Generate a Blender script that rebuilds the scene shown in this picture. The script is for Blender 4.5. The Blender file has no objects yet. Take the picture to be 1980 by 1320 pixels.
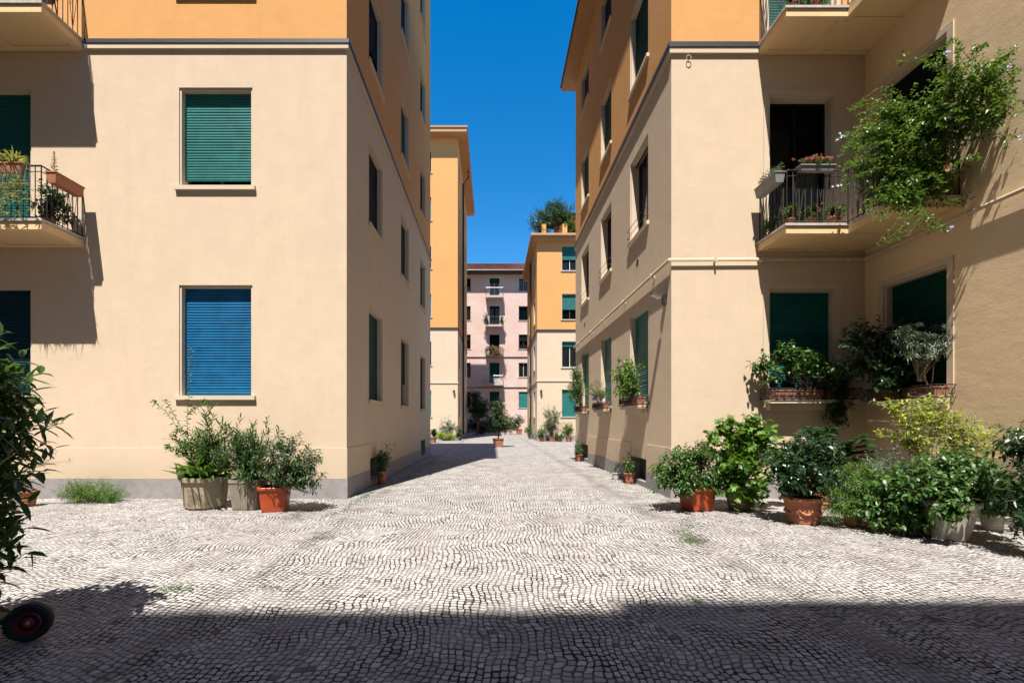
import bpy, math, random
from mathutils import Vector, Matrix
R = random.Random(7)
D2R = math.radians
SC = bpy.context.scene
COL = SC.collection

# ------------------------------------------------------------------ camera
F, HX, HY, EYE = 890.0, 952.0, 815.0, 1.45          # focal length (px), horizon point, eye height
cam_d = bpy.data.cameras.new('camera'); cam = bpy.data.objects.new('camera', cam_d); COL.objects.link(cam)
cam.location = (0, 0, EYE); cam.rotation_euler = (D2R(90), 0, 0)
cam_d.sensor_width = 36; cam_d.lens = F / 1980 * 36
cam_d.shift_x = 38 / 1980; cam_d.shift_y = 155 / 1980
cam_d.clip_start = 0.05; cam_d.clip_end = 2000
SC.camera = cam

# ------------------------------------------------------------------ light
SUN = Vector((0.22, 0.83, -1.83)).normalized()
w = bpy.data.worlds.new('World'); SC.world = w; w.use_nodes = True
nt = w.node_tree
sky = nt.nodes.new('ShaderNodeTexSky'); sky.sky_type = 'NISHITA'; sky.sun_disc = False
sky.sun_elevation = D2R(65.1); sky.sun_rotation = D2R(192.2)
sky.air_density = 1.0; sky.dust_density = 0.1; sky.ozone_density = 2.0
hs = nt.nodes.new('ShaderNodeHueSaturation'); hs.inputs['Saturation'].default_value = 1.45; hs.inputs['Value'].default_value = 1.75
hs.inputs['Hue'].default_value = 0.498
nt.links.new(sky.outputs[0], hs.inputs['Color'])
bg = nt.nodes['Background']; bg.inputs[1].default_value = 0.05
nt.links.new(hs.outputs[0], bg.inputs[0])
sun_d = bpy.data.lights.new('sun', 'SUN'); sun_d.energy = 5.0; sun_d.angle = D2R(0.5); sun_d.color = (1.0, 0.95, 0.88)
sun = bpy.data.objects.new('sun', sun_d); COL.objects.link(sun)
sun.rotation_euler = SUN.to_track_quat('-Z', 'Y').to_euler(); sun.location = (-5, -20, 45)
SC.view_settings.view_transform = 'Standard'; SC.view_settings.look = 'None'
SC.view_settings.exposure = 1.27; SC.view_settings.gamma = 1
try: SC.cycles.max_bounces = 8; SC.cycles.diffuse_bounces = 6; SC.cycles.transparent_max_bounces = 8
except Exception: pass

def at(px, py, D): return Vector(((px - HX) * D / F, D, EYE + (HY - py) * D / F))

# ------------------------------------------------------------------ materials
def mat(name):
    m = bpy.data.materials.new(name); m.use_nodes = True
    return m, m.node_tree, m.node_tree.nodes['Principled BSDF']
def N(t, kind, **kw):
    n = t.nodes.new(kind)
    for k, v in kw.items():
        if hasattr(n, k) and not k.startswith('i_'): setattr(n, k, v)
    return n
def mathn(t, op, a, b=None, clamp=False):
    n = t.nodes.new('ShaderNodeMath'); n.operation = op; n.use_clamp = clamp
    for i, v in enumerate((a, b)):
        if v is None: continue
        if isinstance(v, (int, float)): n.inputs[i].default_value = v
        else: t.links.new(v, n.inputs[i])
    return n.outputs[0]
def mixc(t, f, a, b, mode='MIX'):
    n = t.nodes.new('ShaderNodeMix'); n.data_type = 'RGBA'; n.blend_type = mode
    for s, v in ((n.inputs[0], f), (n.inputs[6], a), (n.inputs[7], b)):
        if isinstance(v, (int, float)): s.default_value = v
        elif isinstance(v, tuple): s.default_value = (*v, 1) if len(v) == 3 else v
        else: t.links.new(v, s)
    return n.outputs[2]
def noise(t, scale, detail=4, rough=0.55, vec=None):
    n = t.nodes.new('ShaderNodeTexNoise'); n.inputs['Scale'].default_value = scale
    n.inputs['Detail'].default_value = detail; n.inputs['Roughness'].default_value = rough
    if vec is not None: t.links.new(vec, n.inputs['Vector'])
    return n
def ramp(t, v, stops):
    n = t.nodes.new('ShaderNodeMapRange'); n.clamp = True
    n.inputs['From Min'].default_value = stops[0]; n.inputs['From Max'].default_value = stops[1]
    n.inputs['To Min'].default_value = stops[2]; n.inputs['To Max'].default_value = stops[3]
    t.links.new(v, n.inputs['Value']); return n.outputs[0]
def pos(t): return t.nodes.new('ShaderNodeNewGeometry').outputs['Position']
def scaled(t, vec, s):
    n = t.nodes.new('ShaderNodeVectorMath'); n.operation = 'MULTIPLY'; t.links.new(vec, n.inputs[0])
    n.inputs[1].default_value = s; return n.outputs[0]

def plaster(name, col, col2, bump=0.5, undul=0.0):
    col, col2 = K(col), K(col2)
    m, t, b = mat(name); p = pos(t)
    n1 = noise(t, 0.55, 5, 0.6, p); n2 = noise(t, 3.0, 6, 0.65, scaled(t, p, (1, 1, 0.6))); n3 = noise(t, 60, 3, 0.6, p)
    n4 = noise(t, 2.2, 5, 0.6, scaled(t, p, (2.2, 2.2, 0.22)))
    c = mixc(t, ramp(t, n1.outputs[0], (0.35, 0.7, 0, 1)), col, col2)
    c = mixc(t, ramp(t, n2.outputs[0], (0.42, 0.72, 0, 0.4)), c, tuple(x * 0.88 for x in col2))
    c = mixc(t, ramp(t, n4.outputs[0], (0.55, 0.78, 0, 0.4)), c, tuple(x * 0.84 for x in col))
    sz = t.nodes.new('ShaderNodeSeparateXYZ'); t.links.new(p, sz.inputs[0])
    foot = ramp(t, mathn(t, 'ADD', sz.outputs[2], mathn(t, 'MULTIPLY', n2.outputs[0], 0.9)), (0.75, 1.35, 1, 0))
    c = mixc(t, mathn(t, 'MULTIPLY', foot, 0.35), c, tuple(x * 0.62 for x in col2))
    n6 = noise(t, 5.0, 4, 0.7, scaled(t, p, (3.0, 3.0, 0.10)))
    c = mixc(t, ramp(t, n6.outputs[0], (0.60, 0.80, 0, 0.3)), c, tuple(x * 0.72 for x in col))
    t.links.new(c, b.inputs['Base Color']); b.inputs['Roughness'].default_value = 0.92
    b.inputs['Specular IOR Level'].default_value = 0.15
    bm = t.nodes.new('ShaderNodeBump'); bm.inputs['Strength'].default_value = bump; bm.inputs['Distance'].default_value = 0.004
    t.links.new(n3.outputs[0], bm.inputs['Height'])
    b2 = t.nodes.new('ShaderNodeBump'); b2.inputs['Strength'].default_value = 0.4; b2.inputs['Distance'].default_value = 0.012 + undul
    n5 = noise(t, 2.4, 4, 0.6, scaled(t, p, (1, 0.8, 1.4)))
    t.links.new(n5.outputs[0], b2.inputs['Height']); t.links.new(bm.outputs[0], b2.inputs['Normal'])
    t.links.new(b2.outputs[0], b.inputs['Normal'])
    return m
def simple(name, col, rough=0.6, metal=0.0, var=0.12, nscale=20, bump=0.0, col2=None, spec=0.4, wear=None):
    col, col2, wear = K(col), K(col2), K(wear)
    m, t, b = mat(name); p = pos(t)
    n = noise(t, nscale, 5, 0.6, p)
    c2 = col2 if col2 else tuple(x * (1 - var * 2) for x in col)
    c = mixc(t, ramp(t, n.outputs[0], (0.35, 0.68, 0, 1)), col, c2)
    if wear:
        n2 = noise(t, nscale * 0.35, 6, 0.7, p)
        c = mixc(t, ramp(t, n2.outputs[0], (0.52, 0.64, 0, 0.8)), c, wear)
    t.links.new(c, b.inputs['Base Color'])
    b.inputs['Roughness'].default_value = rough; b.inputs['Metallic'].default_value = metal
    b.inputs['Specular IOR Level'].default_value = spec
    if bump:
        bm = t.nodes.new('ShaderNodeBump'); bm.inputs['Strength'].default_value = 0.7; bm.inputs['Distance'].default_value = bump
        n3 = noise(t, nscale * 3, 4, 0.6, p)
        t.links.new(n3.outputs[0], bm.inputs['Height']); t.links.new(bm.outputs[0], b.inputs['Normal'])
    return m
def leafmat(name, c1, c2, c3=None, rough=0.42, trans=0.28, spec=0.35):
    c1, c2, c3 = [tuple(x * .98 for x in q) if q else q for q in (c1, c2, c3)]
    m, t, b = mat(name)
    g = t.nodes.new('ShaderNodeNewGeometry'); r = g.outputs['Random Per Island']
    c = mixc(t, r, c1, c2)
    if c3:
        n = noise(t, 3.5, 3, 0.5, g.outputs['Position'])
        c = mixc(t, ramp(t, n.outputs[0], (0.5, 0.66, 0, 0.85)), c, c3)
    n2 = noise(t, 90, 2, 0.5, g.outputs['Position'])
    c = mixc(t, ramp(t, n2.outputs[0], (0.3, 0.7, 0, 0.35)), c, tuple(x * 0.55 for x in c1))
    t.links.new(c, b.inputs['Base Color']); b.inputs['Roughness'].default_value = rough
    b.inputs['Specular IOR Level'].default_value = spec
    tr = t.nodes.new('ShaderNodeBsdfTranslucent')
    tc = mixc(t, 0.5, c, (c2[0] * 1.6 + 0.02, c2[1] * 1.6 + 0.03, c2[2] * 0.4))
    t.links.new(tc, tr.inputs['Color'])
    mx = t.nodes.new('ShaderNodeMixShader'); mx.inputs[0].default_value = trans
    t.links.new(b.outputs[0], mx.inputs[1]); t.links.new(tr.outputs[0], mx.inputs[2])
    t.links.new(mx.outputs[0], t.nodes['Material Output'].inputs['Surface'])
    return m

M = {}
ALB = 0.72
def K(c): return tuple(x * ALB for x in c) if c else c
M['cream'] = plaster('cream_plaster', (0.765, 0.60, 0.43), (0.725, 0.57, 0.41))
M['cream_sunlit'] = plaster('cream_sunlit_plaster', (1.0, 0.75, 0.48), (0.93, 0.69, 0.43), 0.5, 0.002)  # cream made paler to paint in the grazing sun on the wing wall
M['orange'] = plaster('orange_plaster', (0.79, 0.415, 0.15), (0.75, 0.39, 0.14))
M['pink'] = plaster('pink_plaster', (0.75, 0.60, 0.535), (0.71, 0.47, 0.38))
M['trim'] = plaster('trim_plaster', (0.76, 0.62, 0.46), (0.70, 0.57, 0.42), 0.3)
M['soffit'] = plaster('soffit_plaster', (0.92, 0.66, 0.36), (0.88, 0.62, 0.34), 0.3)
M['plinth'] = simple('grey_plinth', (0.36, 0.33, 0.325), 0.9, var=0.1, nscale=6, bump=0.003, wear=(0.25, 0.22, 0.20))
M['flash'] = simple('dark_flashing', (0.055, 0.05, 0.06), 0.5, var=0.2)
M['iron'] = simple('wrought_iron', (0.035, 0.028, 0.028), 0.55, var=0.3, nscale=40)
M['iron_brown'] = simple('brown_iron', (0.05, 0.033, 0.028), 0.6, var=0.3, nscale=40)
M['green'] = simple('green_shutter', (0.025, 0.22, 0.205), 0.5, nscale=4, var=0.14, spec=0.2)
M['blue'] = simple('blue_shutter', (0.006, 0.155, 0.36), 0.5, nscale=4, var=0.14, spec=0.2)
M['dark_green'] = simple('dark_green_shutter', (0.004, 0.06, 0.05), 0.6, nscale=4, spec=0.1)  # green taken darker to carry the shade over the wing window
M['navy'] = simple('dark_shutter', (0.006, 0.012, 0.016), 0.6, nscale=4, spec=0.08)
M['shaded_green'] = simple('shaded_green_shutter', (0.008, 0.13, 0.12), 0.55, nscale=4, spec=0.12)  # copy of the green shutter with the balcony shade put into its colour
M['shaded_blue'] = simple('shaded_blue_shutter', (0.008, 0.045, 0.075), 0.6, nscale=4, spec=0.1)  # blue slats darkened in colour for the shade below the left balcony
M['marble'] = simple('white_marble_slab', (0.62, 0.56, 0.50), 0.7, nscale=8)
M['roof'] = simple('roof_tiles', (0.42, 0.17, 0.11), 0.9, nscale=9, col2=(0.24, 0.09, 0.06))
M['terracotta'] = simple('terracotta', (0.50, 0.20, 0.11), 0.85, nscale=14, col2=(0.42, 0.155, 0.085), bump=0.002)
M['orange_plastic'] = simple('orange_plastic', (0.50, 0.085, 0.02), 0.42, nscale=7, col2=(0.40, 0.06, 0.015), bump=0.0008)
M['concrete_pot'] = simple('weathered_concrete', (0.46, 0.38, 0.25), 0.95, nscale=11, col2=(0.36, 0.30, 0.20), bump=0.006, wear=(0.16, 0.12, 0.075))
M['ribbed_pot'] = simple('ribbed_concrete', (0.33, 0.28, 0.22), 0.95, nscale=15, col2=(0.24, 0.20, 0.155), bump=0.004)
M['white_pot'] = simple('white_ceramic', (0.66, 0.62, 0.55), 0.6, nscale=7, col2=(0.56, 0.50, 0.42), bump=0.001)
M['grey_box'] = simple('grey_plastic', (0.30, 0.29, 0.27), 0.6, nscale=9)
M['soil'] = simple('soil', (0.05, 0.032, 0.02), 1.0, nscale=40, bump=0.01)
M['wood'] = simple('bark', (0.14, 0.095, 0.06), 0.95, nscale=30, bump=0.004)
M['stem'] = simple('green_stem', (0.10, 0.12, 0.045), 0.7, nscale=30)
M['palestem'] = simple('pale_stem', (0.40, 0.36, 0.28), 0.8, nscale=30)
M['metal'] = simple('galvanised_metal', (0.45, 0.45, 0.46), 0.35, 0.9, nscale=20)
M['rubber'] = simple('tyre_rubber', (0.018, 0.018, 0.018), 0.75, nscale=60)
M['red'] = simple('red_rim', (0.42, 0.012, 0.02), 0.4, nscale=20)
M['lampwhite'] = simple('lamp_lens', (0.75, 0.75, 0.72), 0.3, nscale=20, var=0.03)
M['curtain'] = simple('white_curtain', (0.55, 0.53, 0.50), 0.9, nscale=8)
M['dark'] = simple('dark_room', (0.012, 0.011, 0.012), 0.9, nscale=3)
M['woodframe'] = simple('brown_window_frame', (0.10, 0.055, 0.035), 0.6, nscale=15)
M['white'] = simple('white_paint', (0.72, 0.72, 0.70), 0.5, nscale=15, var=0.05)
M['darksoff'] = simple('dark_eave', (0.10, 0.065, 0.05), 0.8, nscale=6)
M['eave'] = plaster('eave_plaster', (0.62, 0.36, 0.18), (0.56, 0.33, 0.17), 0.3)
def glassmat():
    m, t, b = mat('window_glass')
    b.inputs['Base Color'].default_value = (0.02, 0.03, 0.04, 1); b.inputs['Roughness'].default_value = 0.05
    n = noise(t, 1.2, 2, 0.5, pos(t)); bm = t.nodes.new('ShaderNodeBump'); bm.inputs['Distance'].default_value = 0.01
    bm.inputs['Strength'].default_value = 0.4
    t.links.new(n.outputs[0], bm.inputs['Height']); t.links.new(bm.outputs[0], b.inputs['Normal'])
    tr = t.nodes.new('ShaderNodeBsdfTransparent'); tr.inputs[0].default_value = (0.8, 0.85, 0.85, 1)
    fr = t.nodes.new('ShaderNodeFresnel'); fr.inputs[0].default_value = 1.5
    mx = t.nodes.new('ShaderNodeMixShader')
    t.links.new(mathn(t, 'ADD', fr.outputs[0], 0.06, True), mx.inputs[0])
    t.links.new(tr.outputs[0], mx.inputs[1]); t.links.new(b.outputs[0], mx.inputs[2])
    t.links.new(mx.outputs[0], t.nodes['Material Output'].inputs['Surface'])
    return m
M['glass'] = glassmat()
# leaves
M['laurel'] = leafmat('laurel_leaves', (0.018, 0.052, 0.012), (0.06, 0.13, 0.02), rough=0.3, trans=0.25, spec=0.5)
M['oleander'] = leafmat('oleander_leaves', (0.030, 0.075, 0.026), (0.06, 0.125, 0.035))
M['strap'] = leafmat('strap_leaves', (0.035, 0.085, 0.018), (0.11, 0.19, 0.035))
M['azalea'] = leafmat('azalea_leaves', (0.025, 0.060, 0.022), (0.065, 0.115, 0.035))
M['darkgreen'] = leafmat('dark_leaves', (0.012, 0.040, 0.018), (0.035, 0.085, 0.030), rough=0.3, spec=0.5)
M['midgreen'] = leafmat('mid_green_leaves', (0.030, 0.085, 0.018), (0.075, 0.155, 0.03))
M['maple'] = leafmat('maple_leaves', (0.06, 0.15, 0.02), (0.14, 0.25, 0.035), (0.035, 0.10, 0.02))
M['lime'] = leafmat('lime_leaves', (0.20, 0.28, 0.022), (0.38, 0.42, 0.04), (0.14, 0.22, 0.03), trans=0.35)
M['fern'] = leafmat('fern_leaves', (0.05, 0.125, 0.018), (0.11, 0.21, 0.028), (0.17, 0.27, 0.03))
M['jasmine'] = leafmat('climber_leaves', (0.040, 0.10, 0.018), (0.12, 0.21, 0.035), (0.19, 0.27, 0.05))
M['olive'] = leafmat('silver_leaves', (0.10, 0.15, 0.11), (0.20, 0.25, 0.19), trans=0.15)
M['spider'] = leafmat('spider_leaves', (0.22, 0.26, 0.08), (0.36, 0.36, 0.15))
M['dry'] = leafmat('dry_leaves', (0.20, 0.13, 0.08), (0.30, 0.21, 0.13))
M['redplant'] = leafmat('red_leaves', (0.12, 0.03, 0.02), (0.17, 0.06, 0.04))
M['pinkfl'] = leafmat('pink_petals', (0.50, 0.05, 0.14), (0.60, 0.16, 0.28), trans=0.3)
M['redfl'] = leafmat('red_petals', (0.50, 0.04, 0.02), (0.60, 0.13, 0.05), trans=0.3)
M['lilac'] = leafmat('lilac_petals', (0.42, 0.45, 0.68), (0.52, 0.55, 0.75), trans=0.3)
M['purple'] = leafmat('purple_petals', (0.16, 0.07, 0.36), (0.26, 0.13, 0.46), trans=0.3)

def paving():
    m, t, b = mat('marble_cube_paving'); p = pos(t)
    sp = t.nodes.new('ShaderNodeSeparateXYZ'); t.links.new(p, sp.inputs[0]); x, y = sp.outputs[0], sp.outputs[1]
    nz = noise(t, 0.33, 2, 0.5, p); ns = t.nodes.new('ShaderNodeSeparateColor'); t.links.new(nz.outputs['Color'], ns.inputs[0])
    nm = noise(t, 13.0, 1.5, 0.5, p); nms = t.nodes.new('ShaderNodeSeparateColor'); t.links.new(nm.outputs['Color'], nms.inputs[0])
    nl = noise(t, 1.15, 2, 0.5, p); nls = t.nodes.new('ShaderNodeSeparateColor'); t.links.new(nl.outputs['Color'], nls.inputs[0])
    nk = noise(t, 4.2, 1.5, 0.5, p); nks = t.nodes.new('ShaderNodeSeparateColor'); t.links.new(nk.outputs['Color'], nks.inputs[0])
    def jit(o, a): return mathn(t, 'MULTIPLY', mathn(t, 'SUBTRACT', o, 0.5), a)
    # segmental arcs: courses bow in bays about 1.5 m wide
    bay = mathn(t, 'MULTIPLY', mathn(t, 'SINE', mathn(t, 'MULTIPLY', mathn(t, 'ADD', y, jit(ns.outputs[2], 1.2)), 2 * math.pi / 1.7)), 0.035)
    bay2 = mathn(t, 'MULTIPLY', mathn(t, 'SINE', mathn(t, 'MULTIPLY', mathn(t, 'ADD', x, jit(ns.outputs[1], .8)), 2 * math.pi / 2.1)), 0.03)
    u = mathn(t, 'ADD', mathn(t, 'ADD', mathn(t, 'ADD', y, bay2), jit(nls.outputs[1], .20)), mathn(t, 'ADD', jit(nks.outputs[0], 0.05), jit(nms.outputs[0], 0.040)))
    v = mathn(t, 'ADD', mathn(t, 'ADD', mathn(t, 'ADD', x, bay), jit(nls.outputs[0], .30)), mathn(t, 'ADD', jit(nks.outputs[1], 0.055), jit(nms.outputs[1], 0.036)))
    uu = mathn(t, 'MULTIPLY', u, 1 / 0.054); vv = mathn(t, 'MULTIPLY', v, 1 / 0.050)
    row = mathn(t, 'FLOOR', vv)
    wn = t.nodes.new('ShaderNodeTexWhiteNoise'); wn.noise_dimensions = '1D'; t.links.new(row, wn.inputs['W'])
    uu = mathn(t, 'ADD', uu, mathn(t, 'MULTIPLY', wn.outputs[0], 7.0))
    col = mathn(t, 'FLOOR', uu)
    fx = mathn(t, 'SUBTRACT', uu, col); fy = mathn(t, 'SUBTRACT', vv, row)
    cx = t.nodes.new('ShaderNodeCombineXYZ'); t.links.new(col, cx.inputs[0]); t.links.new(row, cx.inputs[1])
    w2 = t.nodes.new('ShaderNodeTexWhiteNoise'); w2.noise_dimensions = '2D'; t.links.new(cx.outputs[0], w2.inputs['Vector'])
    rc = t.nodes.new('ShaderNodeSeparateColor'); t.links.new(w2.outputs['Color'], rc.inputs[0])
    r0, r1, r2 = rc.outputs[0], rc.outputs[1], rc.outputs[2]
    ax = mathn(t, 'ABSOLUTE', mathn(t, 'SUBTRACT', mathn(t, 'MULTIPLY', fx, 2), 1))
    ay = mathn(t, 'ABSOLUTE', mathn(t, 'SUBTRACT', mathn(t, 'MULTIPLY', fy, 2), 1))
    d = mathn(t, 'POWER', mathn(t, 'ADD', mathn(t, 'POWER', ax, 6), mathn(t, 'POWER', ay, 6)), 1 / 6)
    d = mathn(t, 'ADD', d, mathn(t, 'MULTIPLY', r1, 0.16))
    stone = ramp(t, d, (0.80, 0.95, 1, 0))
    # stone colours
    c = mixc(t, r0, (0.38, 0.37, 0.36), (0.70, 0.69, 0.68))
    c = mixc(t, ramp(t, r2, (0.62, 0.72, 0, 0.6)), c, (0.42, 0.39, 0.375))
    c = mixc(t, ramp(t, r2, (0.972, 0.98, 0, 1)), c, (0.15, 0.14, 0.135))
    c = mixc(t, ramp(t, r1, (0.93, 0.96, 0, 0.4)), c, (0.46, 0.38, 0.35))
    big = noise(t, 0.42, 6, 0.62, p); c = mixc(t, ramp(t, big.outputs[0], (0.50, 0.70, 0, 0.55)), c, (0.36, 0.32, 0.305))
    b3 = noise(t, 1.7, 6, 0.7, scaled(t, p, (0.6, 1.5, 1))); c = mixc(t, ramp(t, b3.outputs[0], (0.54, 0.74, 0, 0.6)), c, (0.25, 0.235, 0.225))
    b4 = noise(t, 0.9, 5, 0.65, scaled(t, p, (1.6, 0.5, 1))); c = mixc(t, ramp(t, b4.outputs[0], (0.50, 0.64, 0, 0.45)), c, (0.33, 0.30, 0.285))
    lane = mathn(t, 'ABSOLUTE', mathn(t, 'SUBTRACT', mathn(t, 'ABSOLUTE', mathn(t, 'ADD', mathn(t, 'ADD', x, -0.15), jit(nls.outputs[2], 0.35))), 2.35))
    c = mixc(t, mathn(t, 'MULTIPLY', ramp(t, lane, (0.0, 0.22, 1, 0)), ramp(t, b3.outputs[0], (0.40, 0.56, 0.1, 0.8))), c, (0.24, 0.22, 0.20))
    fine = noise(t, 55, 4, 0.7, p); c = mixc(t, ramp(t, fine.outputs[0], (0.42, 0.70, 0, 0.6)), c, (0.27, 0.255, 0.25))
    jn = noise(t, 2.2, 4, 0.6, p)
    jc = mixc(t, ramp(t, jn.outputs[0], (0.42, 0.62, 0, 1)), (0.012, 0.011, 0.011), (0.20, 0.19, 0.185))
    mossn = noise(t, 0.8, 5, 0.65, p)
    jc = mixc(t, ramp(t, mossn.outputs[0], (0.66, 0.72, 0, 0.8)), jc, (0.06, 0.075, 0.022))
    c = mixc(t, stone, jc, c)
    c = mixc(t, 1.0, c, (ALB*1.0, ALB*.965, ALB*.93), 'MULTIPLY')
    t.links.new(c, b.inputs['Base Color'])
    b.inputs['Roughness'].default_value = 0.8; b.inputs['Specular IOR Level'].default_value = 0.2
    h = mathn(t, 'ADD', ramp(t, d, (0.70, 1.0, 1, 0)), mathn(t, 'MULTIPLY', fine.outputs[0], 0.25))
    h = mathn(t, 'ADD', h, mathn(t, 'MULTIPLY', r0, 0.25))
    bm = t.nodes.new('ShaderNodeBump'); bm.inputs['Strength'].default_value = 0.75; bm.inputs['Distance'].default_value = 0.010
    t.links.new(h, bm.inputs['Height']); t.links.new(bm.outputs[0], b.inputs['Normal'])
    return m
M['paving'] = paving()
M['ground'] = simple('packed_ground', (0.25, 0.22, 0.20), 0.95, nscale=3)

# ------------------------------------------------------------------ mesh builder
class MB:
    def __init__(s): s.v = []; s.f = []
    def quad(s, a, b, c, d):
        n = len(s.v); s.v += [tuple(a), tuple(b), tuple(c), tuple(d)]; s.f.append((n, n+1, n+2, n+3))
    def poly(s, pts):
        n = len(s.v); s.v += [tuple(p) for p in pts]; s.f.append(tuple(range(n, n + len(pts))))
    def hexa(s, P):                                  # 8 corners: bottom ring 0-3, top ring 4-7
        n = len(s.v); s.v += [tuple(p) for p in P]
        s.f += [(n, n+3, n+2, n+1), (n+4, n+5, n+6, n+7)] + [(n+i, n+(i+1) % 4, n+4+(i+1) % 4, n+4+i) for i in range(4)]
    def box(s, x0, x1, y0, y1, z0, z1):
        s.hexa([(x0,y0,z0),(x1,y0,z0),(x1,y1,z0),(x0,y1,z0),(x0,y0,z1),(x1,y0,z1),(x1,y1,z1),(x0,y1,z1)])
    def fbox(s, f, u0, u1, z0, z1, d0, d1):          # box in a facade frame
        s.hexa([f(u0,z0,d0), f(u1,z0,d0), f(u1,z0,d1), f(u0,z0,d1), f(u0,z1,d0), f(u1,z1,d0), f(u1,z1,d1), f(u0,z1,d1)])
    def bar(s, a, b, r, n=5): s.tube([a, b], r, n)
    def tube(s, pts, r, n=6, cap=True):
        pts = [Vector(p) for p in pts]; k = len(pts); base = len(s.v)
        for i, p in enumerate(pts):
            d = (pts[min(i+1, k-1)] - pts[max(i-1, 0)])
            if d.length < 1e-9: d = Vector((0, 0, 1))
            d.normalize(); a = d.cross(Vector((0, 0, 1)) if abs(d.z) < 0.95 else Vector((1, 0, 0))).normalized(); c = d.cross(a)
            rr = r[i] if isinstance(r, (list, tuple)) else r
            for j in range(n):
                t = 2 * math.pi * j / n; s.v.append(tuple(p + a * (rr * math.cos(t)) + c * (rr * math.sin(t))))
        for i in range(k - 1):
            for j in range(n):
                q = base + i*n
                s.f.append((q + j, q + (j+1) % n, q + n + (j+1) % n, q + n + j))
        if cap: s.f.append(tuple(range(base + n - 1, base - 1, -1))); s.f.append(tuple(range(base + (k-1)*n, base + k*n)))
    def lathe(s, c, prof, n=28, sq=0.0, rot=0.0):     # prof: (radius, z); sq>0 squares it off
        base = len(s.v); k = len(prof)
        for (r, z) in prof:
            for j in range(n):
                t = 2 * math.pi * j / n + rot
                rr = r
                if sq: rr = r / ((abs(math.cos(t-rot))**sq + abs(math.sin(t-rot))**sq) ** (1 / sq))
                s.v.append((c[0] + rr * math.cos(t), c[1] + rr * math.sin(t), c[2] + z))
        for i in range(k - 1):
            for j in range(n):
                q = base + i*n; s.f.append((q + j, q + (j+1) % n, q + n + (j+1) % n, q + n + j))
    def build(s, name, m, parent=None, smooth=False):
        me = bpy.data.meshes.new(name)
        o = Vector((0, 0, 0)); q = parent
        while q is not None: o += q.location; q = q.parent
        me.from_pydata([(a - o.x, b - o.y, c - o.z) for a, b, c in s.v], [], s.f)
        ms = m if isinstance(m, list) else [m]
        for mm in ms: me.materials.append(mm)
        if smooth: me.polygons.foreach_set('use_smooth', [True] * len(me.polygons))
        me.update()
        ob = bpy.data.objects.new(name, me); COL.objects.link(ob)
        if parent is not None: ob.parent = parent
        return ob
    # leaves -------------------------------------------------------------
    def leaf(s, p, d, L, W, kind='oval', nrm=None, droop=0.25):
        d = d.normalized()
        up = nrm if nrm is not None else Vector((R.gauss(0, .35), R.gauss(0, .35), 1))
        side = d.cross(up)
        if side.length < 1e-4: side = d.cross(Vector((1, 0, 0)))
        side.normalize(); n = side.cross(d).normalized(); q = len(s.v)
        def P(t, w, h): 
            c = p + d * (L * t) - Vector((0, 0, 1)) * (droop * L * t * t) + side * w + n * h
            s.v.append((c.x, c.y, c.z))
        if kind == 'small':
            P(0, 0, 0); P(.45, -W/2, W*.18); P(1, 0, 0); P(.45, W/2, W*.18); s.f += [(q, q+1, q+2), (q, q+2, q+3)]
        elif kind == 'oval':
            P(0,0,0); P(.3,-W*.44,W*.15); P(.3,0,0); P(.3,W*.44,W*.15); P(.68,-W*.38,W*.12); P(.68,0,0); P(.68,W*.38,W*.12); P(1,0,0)
            s.f += [(q,q+2,q+1),(q,q+3,q+2),(q+1,q+2,q+5,q+4),(q+2,q+3,q+6,q+5),(q+4,q+5,q+7),(q+5,q+6,q+7)]
        elif kind == 'strap':
            k = 6
            for i in range(k):
                t = i / (k - 1); ww = W * (0.55 + 0.45 * math.sin(math.pi * min(1, t*1.1))) * (1 - t**4) + 0.001
                P(t, -ww/2, W*.12); P(t, ww/2, W*.12)
            s.f += [(q+2*i, q+2*i+1, q+2*i+3, q+2*i+2) for i in range(k-1)]
        elif kind == 'maple':
            P(0.15, 0, 0)
            outl = [(0.0,-.16),(.18,-.50),(.38,-.28),(.70,-.42),(.66,-.14),(1.0,0),(.66,.14),(.70,.42),(.38,.28),(.18,.50),(0.0,.16)]
            for t, ww in outl: P(t, ww * W, abs(ww) * W * .1)
            s.f += [(q, q+1+i, q+2+i) for i in range(len(outl)-1)]

def rnd_dir():
    while True:
        v = Vector((R.uniform(-1,1), R.uniform(-1,1), R.uniform(-1,1)))
        if 0.05 < v.length < 1: return v.normalized()
def curve(a, b, bow=0.25, n=6, side=0.08):
    a = Vector(a); b = Vector(b); L = (b - a).length
    c = (a + b) * .5 + Vector((R.gauss(0, side) * L, R.gauss(0, side) * L, bow * L))
    return [a*(1-t)**2 + c*(2*t*(1-t)) + b*t*t for t in [i/(n-1) for i in range(n)]]
def twig_leaves(fol, pts, count, L, W, kind, spread=0.9, droop=0.25, t0=0.1, whorl=False):
    k = len(pts) - 1; ph = R.uniform(0, 6.28)
    for i in range(count):
        t = t0 + (1 - t0) * ((i + R.random()*.6) / count)
        if whorl: t = 1 - (1 - t) * 0.45
        x = min(t * k, k - 1e-4); j = int(x); p = pts[j].lerp(pts[j+1], x - j); d = (pts[j+1] - pts[j]).normalized()
        a = d.cross(Vector((0,0,1)) if abs(d.z) < .9 else Vector((1,0,0))).normalized(); b = d.cross(a)
        ph += 2.4
        o = a * math.cos(ph) + b * math.sin(ph)
        dd = d * (1.15 - spread) + o * spread + Vector((0,0,.15)) + rnd_dir() * .2
        s = R.uniform(.7, 1.15)
        fol.leaf(p, dd, L*s, W*s, kind, droop=R.uniform(0, droop*2))
DENS = 1.25
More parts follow.
